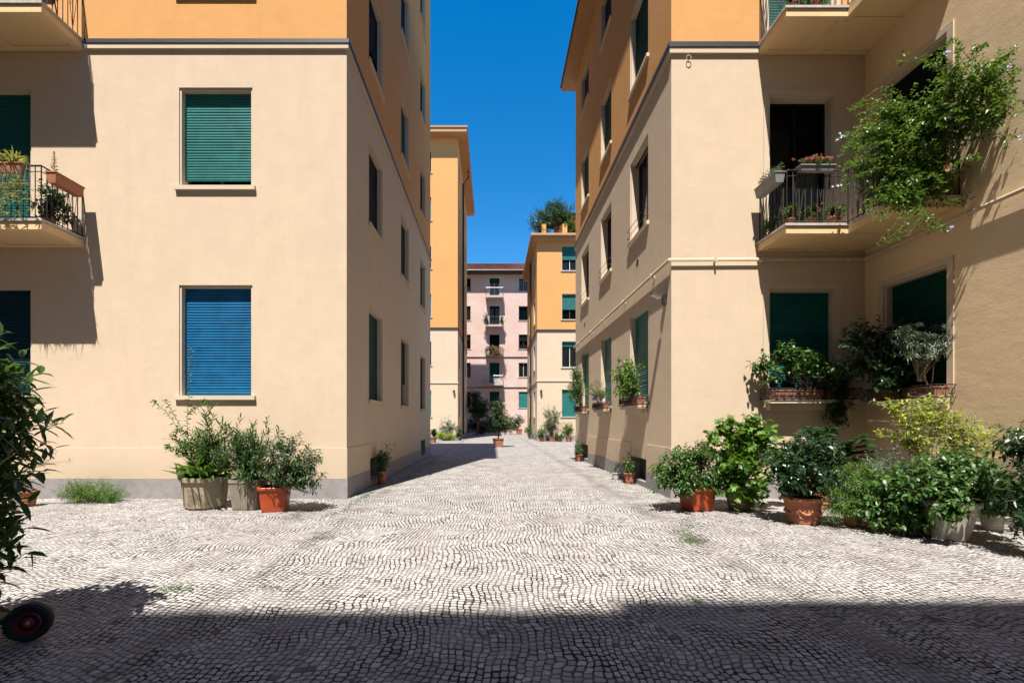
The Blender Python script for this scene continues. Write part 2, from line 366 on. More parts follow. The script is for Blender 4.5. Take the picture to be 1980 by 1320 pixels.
def cloud(fol, st, base, blobs, L, W, kind='oval', per=9, tw=0.22, up=0.35, spread=.9, droop=.25, stems=0.25, sr=0.006, whorl=False, shell=.48, bow=0.12):
    base = Vector(base)
    for (c, rad, n) in blobs:
        c = Vector(c)
        for i in range(int(n*DENS)):
            o = rnd_dir(); r = R.random() ** shell
            r *= 1 + R.gauss(0, .17)
            q = c + Vector((o.x*rad[0]*r, o.y*rad[1]*r, o.z*rad[2]*r))
            d = (o * .7 + Vector((0,0,up)) + rnd_dir() * .45).normalized(); l = tw * R.uniform(.6, 1.4)
            a = q - d * l * .6; b = q + d * l * .5
            pts = curve(a, b, 0.05, 4)
            twig_leaves(fol, pts, max(2, int(per * R.uniform(.7, 1.3))), L*1.15, W*1.35, kind, spread, droop, whorl=whorl)
            st.tube(pts, [sr*.4, sr*.35, sr*.3, sr*.15], 3, False)
            if R.random() < stems * .55:
                st.tube(curve(base + Vector((R.gauss(0,.03), R.gauss(0,.03), 0)), a, bow, 6), [sr*1.5, sr*1.3, sr*1.1, sr*.9, sr*.7, sr*.4], 5, False)

# ------------------------------------------------------------------ object tagging
def tag(o, label, cat, group=None, kind=None):
    o['label'] = label; o['category'] = cat
    if group: o['group'] = group
    if kind: o['kind'] = kind
    return o
def thing(name, loc, label, cat, group=None):
    o = bpy.data.objects.new(name, None); COL.objects.link(o); o.location = loc; o.empty_display_size = .3
    bpy.context.view_layer.update()
    return tag(o, label, cat, group)
def struct(o, label=None):
    o['kind'] = 'structure'
    if label: o['label'] = label
    return o

# ------------------------------------------------------------------ ground
g = MB(); g.quad((-600,-600,-.03),(600,-600,-.03),(600,600,-.03),(-600,600,-.03)); struct(g.build('ground', M['ground']), 'packed ground reaching to the horizon')
g = MB(); g.quad((-40,-30,0),(40,-30,0),(40,90,0),(-40,90,0)); struct(g.build('paving', M['paving']), 'small pale marble cube paving of the courtyard')

# ------------------------------------------------------------------ building kit
def frame(ox, oy, ux, uy, nx, ny):
    return lambda u, z, d=0.0: Vector((ox + ux*u + nx*d, oy + uy*u + ny*d, z))
def wall_face(mbs, f, u0, u1, zs, holes, d=0.0):
    """mbs: list of builders per zone, zs: zone borders; holes (u0,u1,z0,z1)"""
    for k, mb in enumerate(mbs):
        za, zb = zs[k], zs[k+1]
        us = sorted({u0, u1, *[h[0] for h in holes], *[h[1] for h in holes]}); us = [u for u in us if u0 <= u <= u1]
        zz = sorted({za, zb, *[h[2] for h in holes if za < h[2] < zb], *[h[3] for h in holes if za < h[3] < zb]})
        for i in range(len(us)-1):
            for j in range(len(zz)-1):
                cu, cz = (us[i]+us[i+1])/2, (zz[j]+zz[j+1])/2
                if any(h[0] < cu < h[1] and h[2] < cz < h[3] for h in holes): continue
                mb.quad(f(us[i],zz[j],d), f(us[i+1],zz[j],d), f(us[i+1],zz[j+1],d), f(us[i],zz[j+1],d))
ST = 0.035   # width of the stepped surround
def hole(w): return (w['u0']-ST, w['u1']+ST, w['z0'], w['z1']+ST)
def slats(mb, f, u0, u1, z0, z1, d, pitch=0.052, amp=0.016):
    z = z1; rr_ = random.Random(int(abs(u0*97 + z1*31)))
    while z > z0 + 1e-3:
        zb = max(z0, z - pitch); h = z - zb
        k_ = rr_.uniform(.75, 1.2); prof = [(0,0),(0.12,.7*k_),(.4,k_),(.75,.8*k_),(.93,.25),(1,-.5)]
        for (a, da), (b, db) in zip(prof[:-1], prof[1:]):
            mb.quad(f(u0, z-b*h, d+db*amp), f(u1, z-b*h, d+db*amp), f(u1, z-a*h, d+da*amp), f(u0, z-a*h, d+da*amp))
        z = zb
def window(root, f, w):
    """one window: stepped surround and reveal (part) with sill, shutter, sash, panes below it"""
    u0, u1, z0, z1 = w['u0'], w['u1'], w['z0'], w['z1']; dp = w.get('dp', 0.14)
    H = hole(w); s = MB(); e = 0.022
    for a, b, c, d_ in ((H[0],u0,z0,z1+ST), (u1,H[1],z0,z1+ST), (u0,u1,z1,z1+ST)):
        s.quad(f(a,c,-e), f(b,c,-e), f(b,d_,-e), f(a,d_,-e))
    s.quad(f(H[0],z0,0), f(H[0],z0,-e), f(H[0],H[3],-e), f(H[0],H[3],0)); s.quad(f(H[1],z0,0), f(H[1],z0,-e), f(H[1],H[3],-e), f(H[1],H[3],0))
    s.quad(f(H[0],H[3],0), f(H[1],H[3],0), f(H[1],H[3],-e), f(H[0],H[3],-e))
    q = dp + .12
    s.quad(f(u0,z0,-e), f(u0,z0,-q), f(u0,z1,-q), f(u0,z1,-e)); s.quad(f(u1,z0,-e), f(u1,z0,-q), f(u1,z1,-q), f(u1,z1,-e))
    s.quad(f(u0,z1,-e), f(u1,z1,-e), f(u1,z1,-q), f(u0,z1,-q)); s.quad(f(H[0],z0,0), f(H[1],z0,0), f(H[1],z0,-q), f(H[0],z0,-q))
    if w.get('arch'):   # raised flat architrave
        a = w['arch']; t = .018
        s.fbox(f, H[0]-a, H[0], z0, H[3]+a, .0, t); s.fbox(f, H[1], H[1]+a, z0, H[3]+a, .0, t); s.fbox(f, H[0], H[1], H[3], H[3]+a, .0, t)
    win = s.build(w.get('name', 'window'), M[w.get('trim', 'trim')], root)
    if w.get('sill', True):
        s = MB(); s.fbox(f, u0-.10, u1+.10, z0-.075, z0+.004, -.02, w.get('sp', .055)); s.build('sill', M['marble' if w.get('msill') else 'trim'], win)
    zs = z0 + (z1 - z0) * w.get('open', 0.0) + .0
    if zs < z1 - .05:
        s = MB(); slats(s, f, u0, u1, zs + (0.18 if w.get('gap') else 0.012), z1, -dp, pitch=w.get('pitch', .052)); 
        s.fbox(f, u0, u1, zs + (0.18 if w.get('gap') else 0.012) - .008, zs + (0.18 if w.get('gap') else 0.012), -dp-.01, -dp+.012)
        s.build('shutter', M[w.get('mat', 'green')], win)
    if w.get('open', 0) > 0 or w.get('gap'):
        zt = z1 if w.get('open', 0) > .9 else zs + .05
        gl = MB(); gl.quad(f(u0,z0,-q+.02), f(u1,z0,-q+.02), f(u1,z1,-q+.02), f(u0,z1,-q+.02))
        if w.get('glazed', True): gl.build('glass_pane', M['glass'], win)
        fr = MB(); fm = (u0+u1)/2; t = .045; dd = -q+.03
        for a, b, c, e2 in ((u0,u0+t,z0,z1),(u1-t,u1,z0,z1),(fm-t*.6,fm+t*.6,z0,z1),(u0+t,u1-t,z1-t,z1),(u0+t,u1-t,z0,z0+t*1.3)):
            fr.fbox(f, a, b, c, e2, dd, dd+.03)
        fr.build('sash', M[w.get('sash', 'woodframe')], win)
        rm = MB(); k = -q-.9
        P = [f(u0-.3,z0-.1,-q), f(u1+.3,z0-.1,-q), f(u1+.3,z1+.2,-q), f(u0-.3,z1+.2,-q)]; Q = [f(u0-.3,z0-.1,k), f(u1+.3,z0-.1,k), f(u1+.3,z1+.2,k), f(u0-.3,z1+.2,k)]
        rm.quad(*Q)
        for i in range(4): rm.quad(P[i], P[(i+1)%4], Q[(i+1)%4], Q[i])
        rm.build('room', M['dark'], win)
        if w.get('curtain'):
            cu = MB(); zc = z0 + (z1-z0) * w['curtain']
            for a, b in ((u0+.06, fm-.10), (fm+.10, u1-.06)):
                n = 14
                for i in range(n):
                    x0 = a+(b-a)*i/n; x1 = a+(b-a)*(i+1)/n; k0 = -q-.10+.02*math.sin(i*1.9); k1 = -q-.10+.02*math.sin((i+1)*1.9)
                    cu.quad(f(x0,z0+.03,k0), f(x1,z0+.03,k1), f(x1,zc,k1), f(x0,zc,k0))
            cu.build('curtain', M['curtain'], win)
    if w.get('guard'):     # low iron guard bar across the opening
        s = MB()
        for zz in (z0+.13, z0+.30): s.bar(f(u0-.05,zz,.07), f(u1+.05,zz,.07), .007)
        for uu in (u0-.05, u1+.05):
            s.bar(f(uu,z0+.13,.07), f(uu,z0+.13,-.02), .011); s.bar(f(uu,z0+.30,.07), f(uu,z0+.30,-.02), .011)
        s.build('guard_rail', M['iron_brown'], win)
    if w.get('shelf'):     # concrete shelf with a low wrought iron planter guard
        p = w['shelf']; x0, x1 = u0 - w.get('sx0', .16), u1 + w.get('sx1', .16); zt = z0 - .08
        s = MB(); s.fbox(f, x0+.03, x1-.03, zt-.07, zt-.004, .058, p); s.fbox(f, x0+.10, x1-.10, zt-.20, zt-.074, .0, p*.55); s.build('planter_shelf', M['trim'], win)
        s = MB(); n = 6
        for zz in (zt+.015, zt+.20):
            s.tube([f(x0,zz,.0), f(x0,zz,p+.02), f(x1,zz,p+.02), f(x1,zz,.0)], .008, 4)
        segs = [((x0, .02), (x0, p+.02), 2), ((x0, p+.02), (x1, p+.02), max(4, int((x1-x0)/.14))), ((x1, p+.02), (x1, .02), 2)]
        for (ua, da), (ub, db), k in segs:
            for i in range(k):
                a0, b0 = i/k, (i+1)/k; A = (ua+(ub-ua)*a0, da+(db-da)*a0); B = (ua+(ub-ua)*b0, da+(db-da)*b0)
                s.bar(f(A[0],zt,A[1]), f(A[0],zt+.2,A[1]), .006, 4)
                s.bar(f(A[0],zt+.015,A[1]), f(B[0],zt+.2,B[1]), .005, 4); s.bar(f(B[0],zt+.015,B[1]), f(A[0],zt+.2,A[1]), .005, 4)
                mu, md = (A[0]+B[0])/2, (A[1]+B[1])/2
                ring = [f(mu + (B[0]-A[0])*.28*math.cos(q_)+0, zt+.107+.045*math.sin(q_), md + (B[1]-A[1])*.28*math.cos(q_)) for q_ in [j*math.pi/4 for j in range(9)]]
                s.tube(ring, .004, 4, False)
        s.build('planter_rail', M['iron'], win)
    return win
def vent(root, f, u0, u1, z0, z1, name='basement_opening'):
    s = MB(); q = .3
    s.quad(f(u0,z0,0), f(u0,z0,-q), f(u0,z1,-q), f(u0,z1,0)); s.quad(f(u1,z0,0), f(u1,z0,-q), f(u1,z1,-q), f(u1,z1,0))
    s.quad(f(u0,z1,0), f(u1,z1,0), f(u1,z1,-q), f(u0,z1,-q)); s.quad(f(u0,z0,0), f(u1,z0,0), f(u1,z0,-q), f(u0,z0,-q)); s.quad(f(u0,z0,-q), f(u1,z0,-q), f(u1,z1,-q), f(u0,z1,-q))
    o = s.build(name, M['plinth'], root)
    s = MB(); k = max(4, int((u1-u0)/.09))
    for i in range(1, k): s.bar(f(u0+(u1-u0)*i/k, z0, -.2), f(u0+(u1-u0)*i/k, z1, -.2), .006, 4)
    s.build('grille', M['iron'], o)
def rail(pts, zt, zb, sp=.105, deco=4):
    """wrought iron railing along a plan polyline [(x,y),...]"""
    s = MB(); r = .0105
    s.tube([(x, y, zt) for x, y in pts], .016, 6); s.tube([(x, y, zt-.10) for x, y in pts], .008, 4); s.tube([(x, y, zb+.05) for x, y in pts], .010, 4)
    for (x0, y0), (x1, y1) in zip(pts[:-1], pts[1:]):
        L = math.hypot(x1-x0, y1-y0); n = max(1, round(L/sp))
        P = lambda t, z: (x0+(x1-x0)*t, y0+(y1-y0)*t, z)
        for i in range(n+1):
            s.bar(P(i/n, zb), P(i/n, zt), .013 if i in (0, n) else r, 4)
            if i % deco == 1 and i + 2 <= n:
                s.bar(P((i+1)/n, zb+.08), P(i/n, zt-.12), .006, 4); s.bar(P((i+1)/n, zb+.08), P((i+2)/n, zt-.12), .006, 4)
                s.bar(P((i+1)/n, zt-.12), P(i/n+.5/n, zb+.45), .005, 4)
    return s
def corner_ring(s, f_list, z0, z1, p, inset=0):
    for (f, a, b) in f_list: s.fbox(f, a, b, z0, z1, 0.0, p)

def building(name, loc, label, x0, x1, y0, y1, top, faces, mats, zones, windows, vents=(), cat='building', wingkey=None):
    """faces: dict key->(frame, u0, u1); windows: list of (facekey, dict)"""
    root = thing(name, loc, label, cat)
    B = [MB() for _ in mats]; Wg = MB()
    for key, (f, a, b) in faces.items():
        if key == wingkey:
            hs = [hole(w) for k, w in windows if k == key]; wall_face([Wg], f, a, b, (zones[0], zones[-1]), hs); Wg.build('wing_wall', M['cream_sunlit'], root); continue
        hs = [hole(w) for k, w in windows if k == key] + [v[1:] for v in vents if v[0] == key]
        wall_face(B, f, a, b, zones, hs)
    for mb, (pn, mm) in zip(B, mats): mb.build(pn, M[mm], root)
    for k, wd in windows: window(root, faces[k][0], wd)
    for v in vents: vent(root, faces[v[0]][0], *v[1:])
    return root

G1, G2, G3, G4, G5, G6 = (1.94, 4.0), (5.9, 7.74), (9.55, 11.45), (13.3, 15.15), (17.05, 18.9), (20.6, 22.4)
def W(u0, u1, row, **k): d = dict(u0=u0, u1=u1, z0=row[0], z1=row[1]); d.update(k); return d

# ================================================================== LEFT BUILDING (A)
AX, AY0, AY1, AT = -2.76, 8.72, 20.47, 21.5
fAf = frame(0, AY0, 1, 0, 0, -1)                  # front, u = x
fAs = frame(AX, 0, 0, 1, 1, 0)                    # side, u = y
wins = [('f', W(-5.9, -4.58, G1, mat='blue')), ('f', W(-5.9, -4.58, G2, gap=1)), ('f', W(-5.9, -4.58, G3)),
        ('f', W(-9.98, -8.77, (1.94, 3.97), mat='shaded_blue', sill=True)),
        ('f', W(-9.98, -8.77, (4.92, 7.72), name='balcony_door', mat='shaded_green', sill=False)), ('f', W(-9.98, -8.77, (8.66, 11.4), name='balcony_door', sill=False))]
for i, (a, b) in enumerate(((10.33, 11.53), (13.95, 15.16), (17.66, 18.9))):
    for j, g_ in enumerate((G1, G2, G3, G4, G5)):
        wins.append(('s', W(a, b, g_, mat='navy' if (i+j) % 3 else 'dark_green', open=(0, 0, .35, 0, .0)[(2*i+j) % 5])))
left = building('apartment_building', (AX-6, AY0+5, 0), 'cream and orange apartment block on the left with a blue and a green roller shutter',
    -16, AX, AY0, AY1, AT, {'f': (fAf, -16, AX), 's': (fAs, AY0, AY1), 'b': (frame(0, AY1, 1, 0, 0, 1), -16, AX), 'l': (frame(-16, 0, 0, 1, -1, 0), AY0, AY1)},
    [('plinth', 'plinth'), ('base_wall', 'cream'), ('lower_wall', 'cream'), ('upper_wall', 'orange')], (0, .37, .95, 8.55, AT), wins,
    [('s', 10.35, 11.5, .12, .62), ('s', 17.7, 18.85, .12, .72)])
s = MB(); p = .014
for f, a, b, hs in ((fAf, -16, AX, []), (fAs, AY0-p, AY1, [(10.35,11.5,.0,.9),(17.7,18.85,.0,.9)])):
    segs = [a] + [q for h in hs for q in h[:2]] + [b]
    for i in range(0, len(segs), 2): s.fbox(f, segs[i], segs[i+1], .372, .95, .001, p)
s.build('base_course', M['cream'], left)
s = MB(); s.fbox(fAf, -16, AX+.022, -.01, .368, .001, .022)
for a, b in ((AY0, 10.35), (11.5, 17.7), (18.85, AY1)): s.fbox(fAs, a, b, -.01, .368, .001, .022)
s.fbox(fAs, 10.35, 11.5, -.01, .118, .001, .022); s.fbox(fAs, 17.7, 18.85, -.01, .118, .001, .022)
s.build('plinth_face', M['plinth'], left)
s = MB(); s.fbox(fAf, -16, AX+.045, 8.485, 8.575, .001, .045); s.fbox(fAs, AY0, AY1, 8.485, 8.575, .001, .045); s.build('string_course', M['trim'], left)
s = MB(); s.fbox(fAf, -7.70, AX+.06, 8.579, 8.655, .001, .06); s.fbox(fAs, AY0, AY1, 8.579, 8.655, .001, .06); s.build('flashing', M['flash'], left)
s = MB(); s.box(-16.4, AX+.35, AY0-.35, AY1+.35, AT, AT+.25); s.box(-15.9, AX+.1, AY0-.1, AY1+.1, AT+.25, AT+1.2); s.build('roof', M['eave'], left)
def balcony(root, boxes, railpts, zt, thick, railh=.93, ribs=()):
    s = MB()
    for (a, b, c, d) in boxes: s.box(a, b, c, d, zt-thick, zt-.045)
    for (a, b, c, d) in ribs: s.box(a, b, c, d, zt-thick-.014, zt-thick-.001)
    bal = s.build('balcony', M['soffit'], root)
    s = MB()
    for (a, b, c, d, o) in [(*bx, 0) for bx in boxes]: s.box(a-(.025 if bx_l(a, boxes) else 0), b+(.025 if bx_r(b, boxes) else 0), c-.025, d, zt-.04, zt)
    s.build('floor_slab', M['marble'], bal)
    rail(railpts, zt+railh, zt).build('railing', M['iron_brown'], bal)
    return bal
def bx_l(a, B): return a == min(b[0] for b in B)
def bx_r(b, B): return b == max(q[1] for q in B) and b < 0
for zt in (4.925, 8.645):
    balcony(left, [(-12.2, -7.73, 7.89, AY0-.001)], [(-12.15, 7.93), (-7.77, 7.93), (-7.77, AY0)], zt, .165,
            ribs=[(-12.2,-7.73,7.89,7.99), (-7.87,-7.73,7.99,AY0-.002), (-12.2,-7.87,8.60,AY0-.002), (-9.15,-9.0,7.99,8.60), (-10.6,-10.45,7.99,8.60)])
# ================================================================== RIGHT BUILDING (B)
BX, BY0, BY1, BT, WX = 3.39, 8.72, 18.74, 15.24, 7.06
fBf = frame(0, BY0, 1, 0, 0, -1); fBs = frame(BX, 0, 0, 1, -1, 0); fBw = frame(WX, 0, 0, 1, -1, 0)
wins = [('f', W(5.27, 6.46, (1.94, 3.92), mat='shaded_green', arch=.11, sx0=.2, sx1=.30, shelf=.28)),
        ('f', W(5.27, 6.44, (4.84, 7.60), name='balcony_door', sill=False, open=1, sash='navy', curtain=.60, arch=.10)),
        ('f', W(5.27, 6.44, (8.56, 11.3), name='balcony_door', sill=False, arch=.10)),
        ('w', W(7.17, 8.27, (1.90, 3.86), mat='dark_green', arch=.10, shelf=.27)),
        ('w', W(7.17, 8.27, (4.84, 7.46), name='balcony_door', mat='navy', sill=False, arch=.10)),
        ('w', W(7.17, 8.27, (8.56, 11.2), name='balcony_door', mat='navy', sill=False, arch=.10)), ('w', W(2.6, 3.8, G2)), ('w', W(2.6, 3.8, G1))]
for i, (a, b) in enumerate(((10.05, 11.28), (13.15, 14.33), (16.22, 17.47))):
    wins += [('s', W(a, b, (1.90, 3.97), mat='green', shelf=.24, sx0=.10, sx1=.10)),
             ('s', W(a, b, (5.80, 7.70), mat='dark_green', open=.97, guard=1)),
             ('s', W(a, b, (9.42, 11.28), mat='dark_green', open=0)), ('s', W(a, b, (12.98, 14.35), mat='navy', open=.5))]
right = building('apartment_building', (BX+3, BY0+4, 0), 'cream and orange apartment block on the right with stepped balconies under climbers',
    0, 0, 0, 0, 0, {'f': (fBf, BX, WX), 's': (fBs, BY0, BY1), 'w': (fBw, -2, BY0), 'b': (frame(0, BY1, 1, 0, 0, 1), BX, 15), 'r': (frame(15, 0, 0, 1, 1, 0), -2, BY1), 'n': (frame(0, -2, 1, 0, 0, -1), WX, 15)},
    [('plinth', 'plinth'), ('base_wall', 'cream'), ('lower_wall', 'cream'), ('upper_wall', 'orange')], (0, .37, .95, 8.55, BT), wins,
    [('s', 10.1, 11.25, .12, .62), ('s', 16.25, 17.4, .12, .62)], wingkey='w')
s = MB()
for f, a, b, hs in ((fBf, BX, WX-.014, []), (fBs, BY0-p, BY1, [(10.1,11.25,0,0),(16.25,17.4,0,0)]), (fBw, -2, BY0-.014, [])):
    segs = [a] + [q for h in hs for q in h[:2]] + [b]
    for i in range(0, len(segs), 2): s.fbox(f, segs[i], segs[i+1], .372, .95, .001, p)
s.build('base_course', M['cream'], right)
s = MB(); s.fbox(fBf, BX-.022, WX-.022, -.01, .368, .001, .022); s.fbox(fBw, -2, BY0-.022, -.01, .368, .001, .022)
for a, b in ((BY0, 10.1), (11.25, 16.25), (17.4, BY1)): s.fbox(fBs, a, b, -.01, .368, .001, .022)
s.fbox(fBs, 10.1, 11.25, -.01, .118, .001, .022); s.fbox(fBs, 16.25, 17.4, -.01, .118, .001, .022)
s.build('plinth_face', M['plinth'], right)
s = MB(); s.fbox(fBf, BX-.045, 5.02, 8.40, 8.50, .001, .045); s.fbox(fBs, BY0, BY1, 8.40, 8.50, .001, .045); s.build('string_course', M['trim'], right)
s = MB(); s.fbox(fBf, BX-.06, 5.02, 8.504, 8.60, .001, .06); s.fbox(fBs, BY0, BY1, 8.504, 8.60, .001, .06); s.build('flashing', M['flash'], right)
s = MB(); zz = 4.49
s.tube([(BX-.06, BY1, zz-.02), (BX-.06, BY0-.06, zz), (WX-.06, BY0-.06, zz+.02), (WX-.06, -1.9, zz+.03)], .034, 8)
s.build('pipe', M['trim'], right)
s = MB()
for q in (5.05, 6.7): s.box(q, q+.03, BY0-.10, BY0-.001, zz-.04, zz+.03)
s.box(4.18, 4.21, BY0-.095, BY0-.001, zz-.045, zz+.04)
for q in (9.6, 11.7, 13.9, 15.6, 17.8): s.box(BX-.095, BX-.001, q, q+.03, zz-.045, zz+.04)
for q in (6.75, 5.2, 3.4): s.box(WX-.095, WX-.001, q, q+.03, zz-.03, zz+.06)
s.build('pipe_bracket', M['trim'], right)
s = MB(); s.box(BX-.5, 15.5, BY0-.5, BY1+.5, BT, BT+.16); s.box(WX-.5, 15.5, -2.5, BY0-.503, BT, BT+.16); s.build('eaves', M['eave'], right)
s = MB(); s.box(BX-.55, 15.6, BY0-.55, BY1+.55, BT+.163, BT+.24); s.box(WX-.55, 15.6, -2.6, BY0-.553, BT+.163, BT+.24); s.build('gutter', M['darksoff'], right)
s = MB()
for yy, z_ in ((10.75, 5.16), (16.9, 5.0)):
    s.lathe((0, 0, 0), [(.0, 0)], 12); s.v = s.v[:-12]
    n = 14; ring = [(BX-.004, yy+.085*math.cos(2*math.pi*i/n), z_+.085*math.sin(2*math.pi*i/n)) for i in range(n)]
    s.poly(ring)
s.build('round_vent', M['dark'], right)
s = MB(); c0 = Vector(((1330-HX)/102, BY0-.03, EYE+(815-117)/102))
s.tube([c0 + Vector((.045*math.cos(t), -.01, .06*math.sin(t))) for t in [i*math.pi/7 for i in range(15)]], .007, 6); s.bar(c0+Vector((0,.03,.065)), c0+Vector((0,-.02,.055)), .008)
s.build('hook_ring', M['trim'], right)
for zt in (4.84, 8.555):
    balcony(right, [(5.03, 6.09, 7.88, BY0-.001), (6.091, WX-.001, 6.92, BY0-.001)], [(5.07, BY0), (5.07, 7.92), (6.12, 7.92), (6.12, 6.96), (WX, 6.96)], zt, .155,
        ribs=[(5.03,6.09,7.88,7.98), (5.03,5.15,7.98,8.71), (6.0,6.18,7.98,8.71), (6.091,WX-.01,6.92,7.02), (6.091,6.19,7.02,7.97), (5.15,6.0,8.61,8.71), (6.18,WX-.01,8.61,8.71), (6.19,WX-.01,7.90,7.97)])

# ================================================================== FAR LEFT BUILDING (C)
CX, CY0, CY1, CT = -2.76, 36.7, 50.0, 24.1
fCf = frame(0, CY0, 1, 0, 0, -1); fCs = frame(CX, 0, 0, 1, 1, 0)
CR = ((1.85, 3.9), (5.95, 7.8), (9.8, 11.6), (13.65, 15.4), (17.5, 19.3), (21.3, 23.0))
wins = [('f', W(-6.1, -4.88, g_, mat='green' if j in (0, 2, 4) else 'navy', msill=1)) for j, g_ in enumerate(CR)]
wins += [('s', W(a, a+1.2, g_, mat='navy')) for a in (38.2, 42.6, 46.6) for g_ in CR]
farl = building('apartment_building', (CX-5, CY0+4, 0), 'tall orange block beyond the left one, with deep eaves and a downpipe',
    0,0,0,0,0, {'f': (fCf, -16, CX), 's': (fCs, CY0, CY1), 'b': (frame(0, CY1, 1, 0, 0, 1), -16, CX), 'l': (frame(-16, 0, 0, 1, -1, 0), CY0, CY1)},
    [('plinth', 'plinth'), ('lower_wall', 'cream'), ('upper_wall', 'orange')], (0, .4, 8.85, CT), wins)
s = MB(); s.fbox(fCf, -16, CX+.06, 8.80, 8.95, .001, .06); s.fbox(fCs, CY0, CY1, 8.80, 8.95, .001, .06); s.build('string_course', M['flash'], farl)
s = MB(); s.fbox(fCf, -16, CX+.05, 4.5, 4.6, .001, .05); s.fbox(fCs, CY0, CY1, 4.5, 4.6, .001, .05); s.build('pipe', M['trim'], farl)
s = MB(); s.box(-16.7, CX+.75, CY0-.75, CY1+.75, CT, CT+.3); s.box(-16.8, CX+.82, CY0-.82, CY1+.82, CT+.31, CT+.42); s.build('eaves', M['eave'], farl)
s = MB(); s.box(-15.5, CX+.1, CY0+.5, CY1-.5, CT+.42, CT+.9); s.build('roof', M['roof'], farl)
s = MB(); s.tube([(CX+.6, 41.6, CT-.05), (CX+.6, 41.6, CT-.6), (CX+.14, 41.6, CT-1.2), (CX+.14, 41.6, .3)], .09, 8); s.build('downpipe', M['iron_brown'], farl)
# ================================================================== FAR RIGHT BUILDING (D)
DX, DY0, DY1, DT = 3.39, 34.9, 44.6, 15.1
fDf = frame(0, DY0, 1, 0, 0, -1); fDs = frame(DX, 0, 0, 1, -1, 0)
wins = [('f', W(5.29, 6.5, (1.84, 3.86), msill=1)), ('f', W(5.29, 6.5, (5.57, 7.5), open=.82, sash='white', curtain=.9, msill=1)),
        ('f', W(5.29, 6.5, (9.2, 11.1), open=.40, sash='woodframe', msill=1)), ('f', W(5.29, 6.5, (12.9, 14.75), open=.45, sash='white', curtain=.42, msill=1))]
wins += [('s', W(a, a+1.2, g_, mat='navy')) for a in (36.6, 41.0) for g_ in ((1.84,3.86),(5.57,7.5),(9.2,11.1),(12.9,14.6))]
farr = building('apartment_building', (DX+4, DY0+4, 0), 'orange and cream block beyond the right one, with a planted roof terrace',
    0,0,0,0,0, {'f': (fDf, DX, 15), 's': (fDs, DY0, DY1), 'b': (frame(0, DY1, 1, 0, 0, 1), DX, 15), 'r': (frame(15, 0, 0, 1, 1, 0), DY0, DY1)},
    [('plinth', 'plinth'), ('lower_wall', 'cream'), ('upper_wall', 'orange')], (0, .4, 8.35, DT), wins)
s = MB(); s.fbox(fDf, DX-.06, 15, 8.30, 8.43, .001, .06); s.fbox(fDs, DY0, DY1, 8.30, 8.43, .001, .06); s.build('string_course', M['flash'], farr)
s = MB(); s.fbox(fDf, DX-.05, 15, 4.5, 4.6, .001, .05); s.fbox(fDs, DY0, DY1, 4.5, 4.6, .001, .05); s.build('pipe', M['trim'], farr)
s = MB(); s.box(DX-.25, 15.2, DY0-.25, DY1+.25, DT, DT+.3); s.box(DX-.5, 15.5, DY0-.5, DY1+.5, DT+.301, DT+.45); s.build('eaves', M['eave'], farr)
s = MB(); s.box(DX+.1, 15, DY0+.1, DY1, DT+.45, DT+.55)
for q in (3.75, 5.35): s.box(q, q+.35, DY0+.15, DY0+.5, DT+.55, DT+1.4)
s.build('terrace_parapet', M['orange'], farr)
s = MB(); s.box(5.7, 12, DY0+2.2, DY1-1, DT+.55, DT+2.9); s.build('penthouse', M['orange'], farr)
s = MB(); s.hexa([(5.4,DY0+1.6,DT+2.9),(12.3,DY0+1.6,DT+2.9),(12.3,DY1-.5,DT+2.9),(5.4,DY1-.5,DT+2.9),(7.2,DY0+3.6,DT+3.6),(11,DY0+3.6,DT+3.6),(11,DY1-2,DT+3.6),(7.2,DY1-2,DT+3.6)]); s.build('roof', M['flash'], farr)
s = MB(); s.tube([(DX-.1, 39.8, DT), (DX-.1, 39.8, .3)], .07, 8); s.build('downpipe', M['iron_brown'], farr)
# ================================================================== PINK BUILDING (E)
EY, ET = 58.0, 20.0
fE = frame(0, EY, 1, 0, 0, -1)
ER = ((17.9,19.5),(14.2,15.97),(10.6,12.4),(7.05,8.84),(3.2,5.2)); EF = (17.1, 13.5, 9.78, 6.2)
wins = []
for j, g_ in enumerate(ER):
    wins += [('f', W(3.33, 4.52, g_, msill=1, mat='green' if j == 4 else 'navy', open=(1,1,.55,1,0)[j], sash=('white','navy','woodframe','white','navy')[j], curtain=(.9,0,.3,.85,0)[j] or None, pitch=.1)),
             ('f', W(-3.9, -2.74, g_, msill=1, mat='navy', open=(1,.9,.6,.8,0)[j], pitch=.1, curtain=(.4,.9,0,.9,0)[j] or None)),
             ('f', W(-.35, .89, (EF[j] if j < 4 else 3.0, g_[1] + .05), name='balcony_door' if j < 4 else 'window', sill=j == 4, mat='dark_green' if j in (0, 3, 4) else 'navy', open=(.75,1,1,.0,.0)[j], sash='navy' if j else 'white', curtain=(.8,.9,0,0,0)[j] or None, pitch=.1))]
pink = building('apartment_building', (.5, EY+4, 0), 'pink apartment block closing the far end, tiled roof and stacked balconies',
    0,0,0,0,0, {'f': (fE, -16, 17), 'b': (frame(0, EY+11, 1, 0, 0, 1), -16, 17), 'l': (frame(-16,0,0,1,-1,0), EY, EY+11), 'r': (frame(17,0,0,1,1,0), EY, EY+11)},
    [('lower_wall', 'pink'), ('upper_wall', 'pink')], (0, 9.6, ET), wins)
s = MB(); s.fbox(fE, -16, 17, 9.5, 9.62, .001, .07); s.fbox(fE, -16, 17, 5.7, 5.8, .001, .07); s.build('string_course', M['flash'], pink)
s = MB(); s.box(-16.8, 17.8, EY-.9, EY+.4, ET-.02, ET+.14); s.build('eaves', M['darksoff'], pink)
s = MB(); s.tube([(-16.8, EY-1.0, ET+.16), (17.8, EY-1.0, ET+.16)], .14, 8); s.build('gutter', M['flash'], pink)
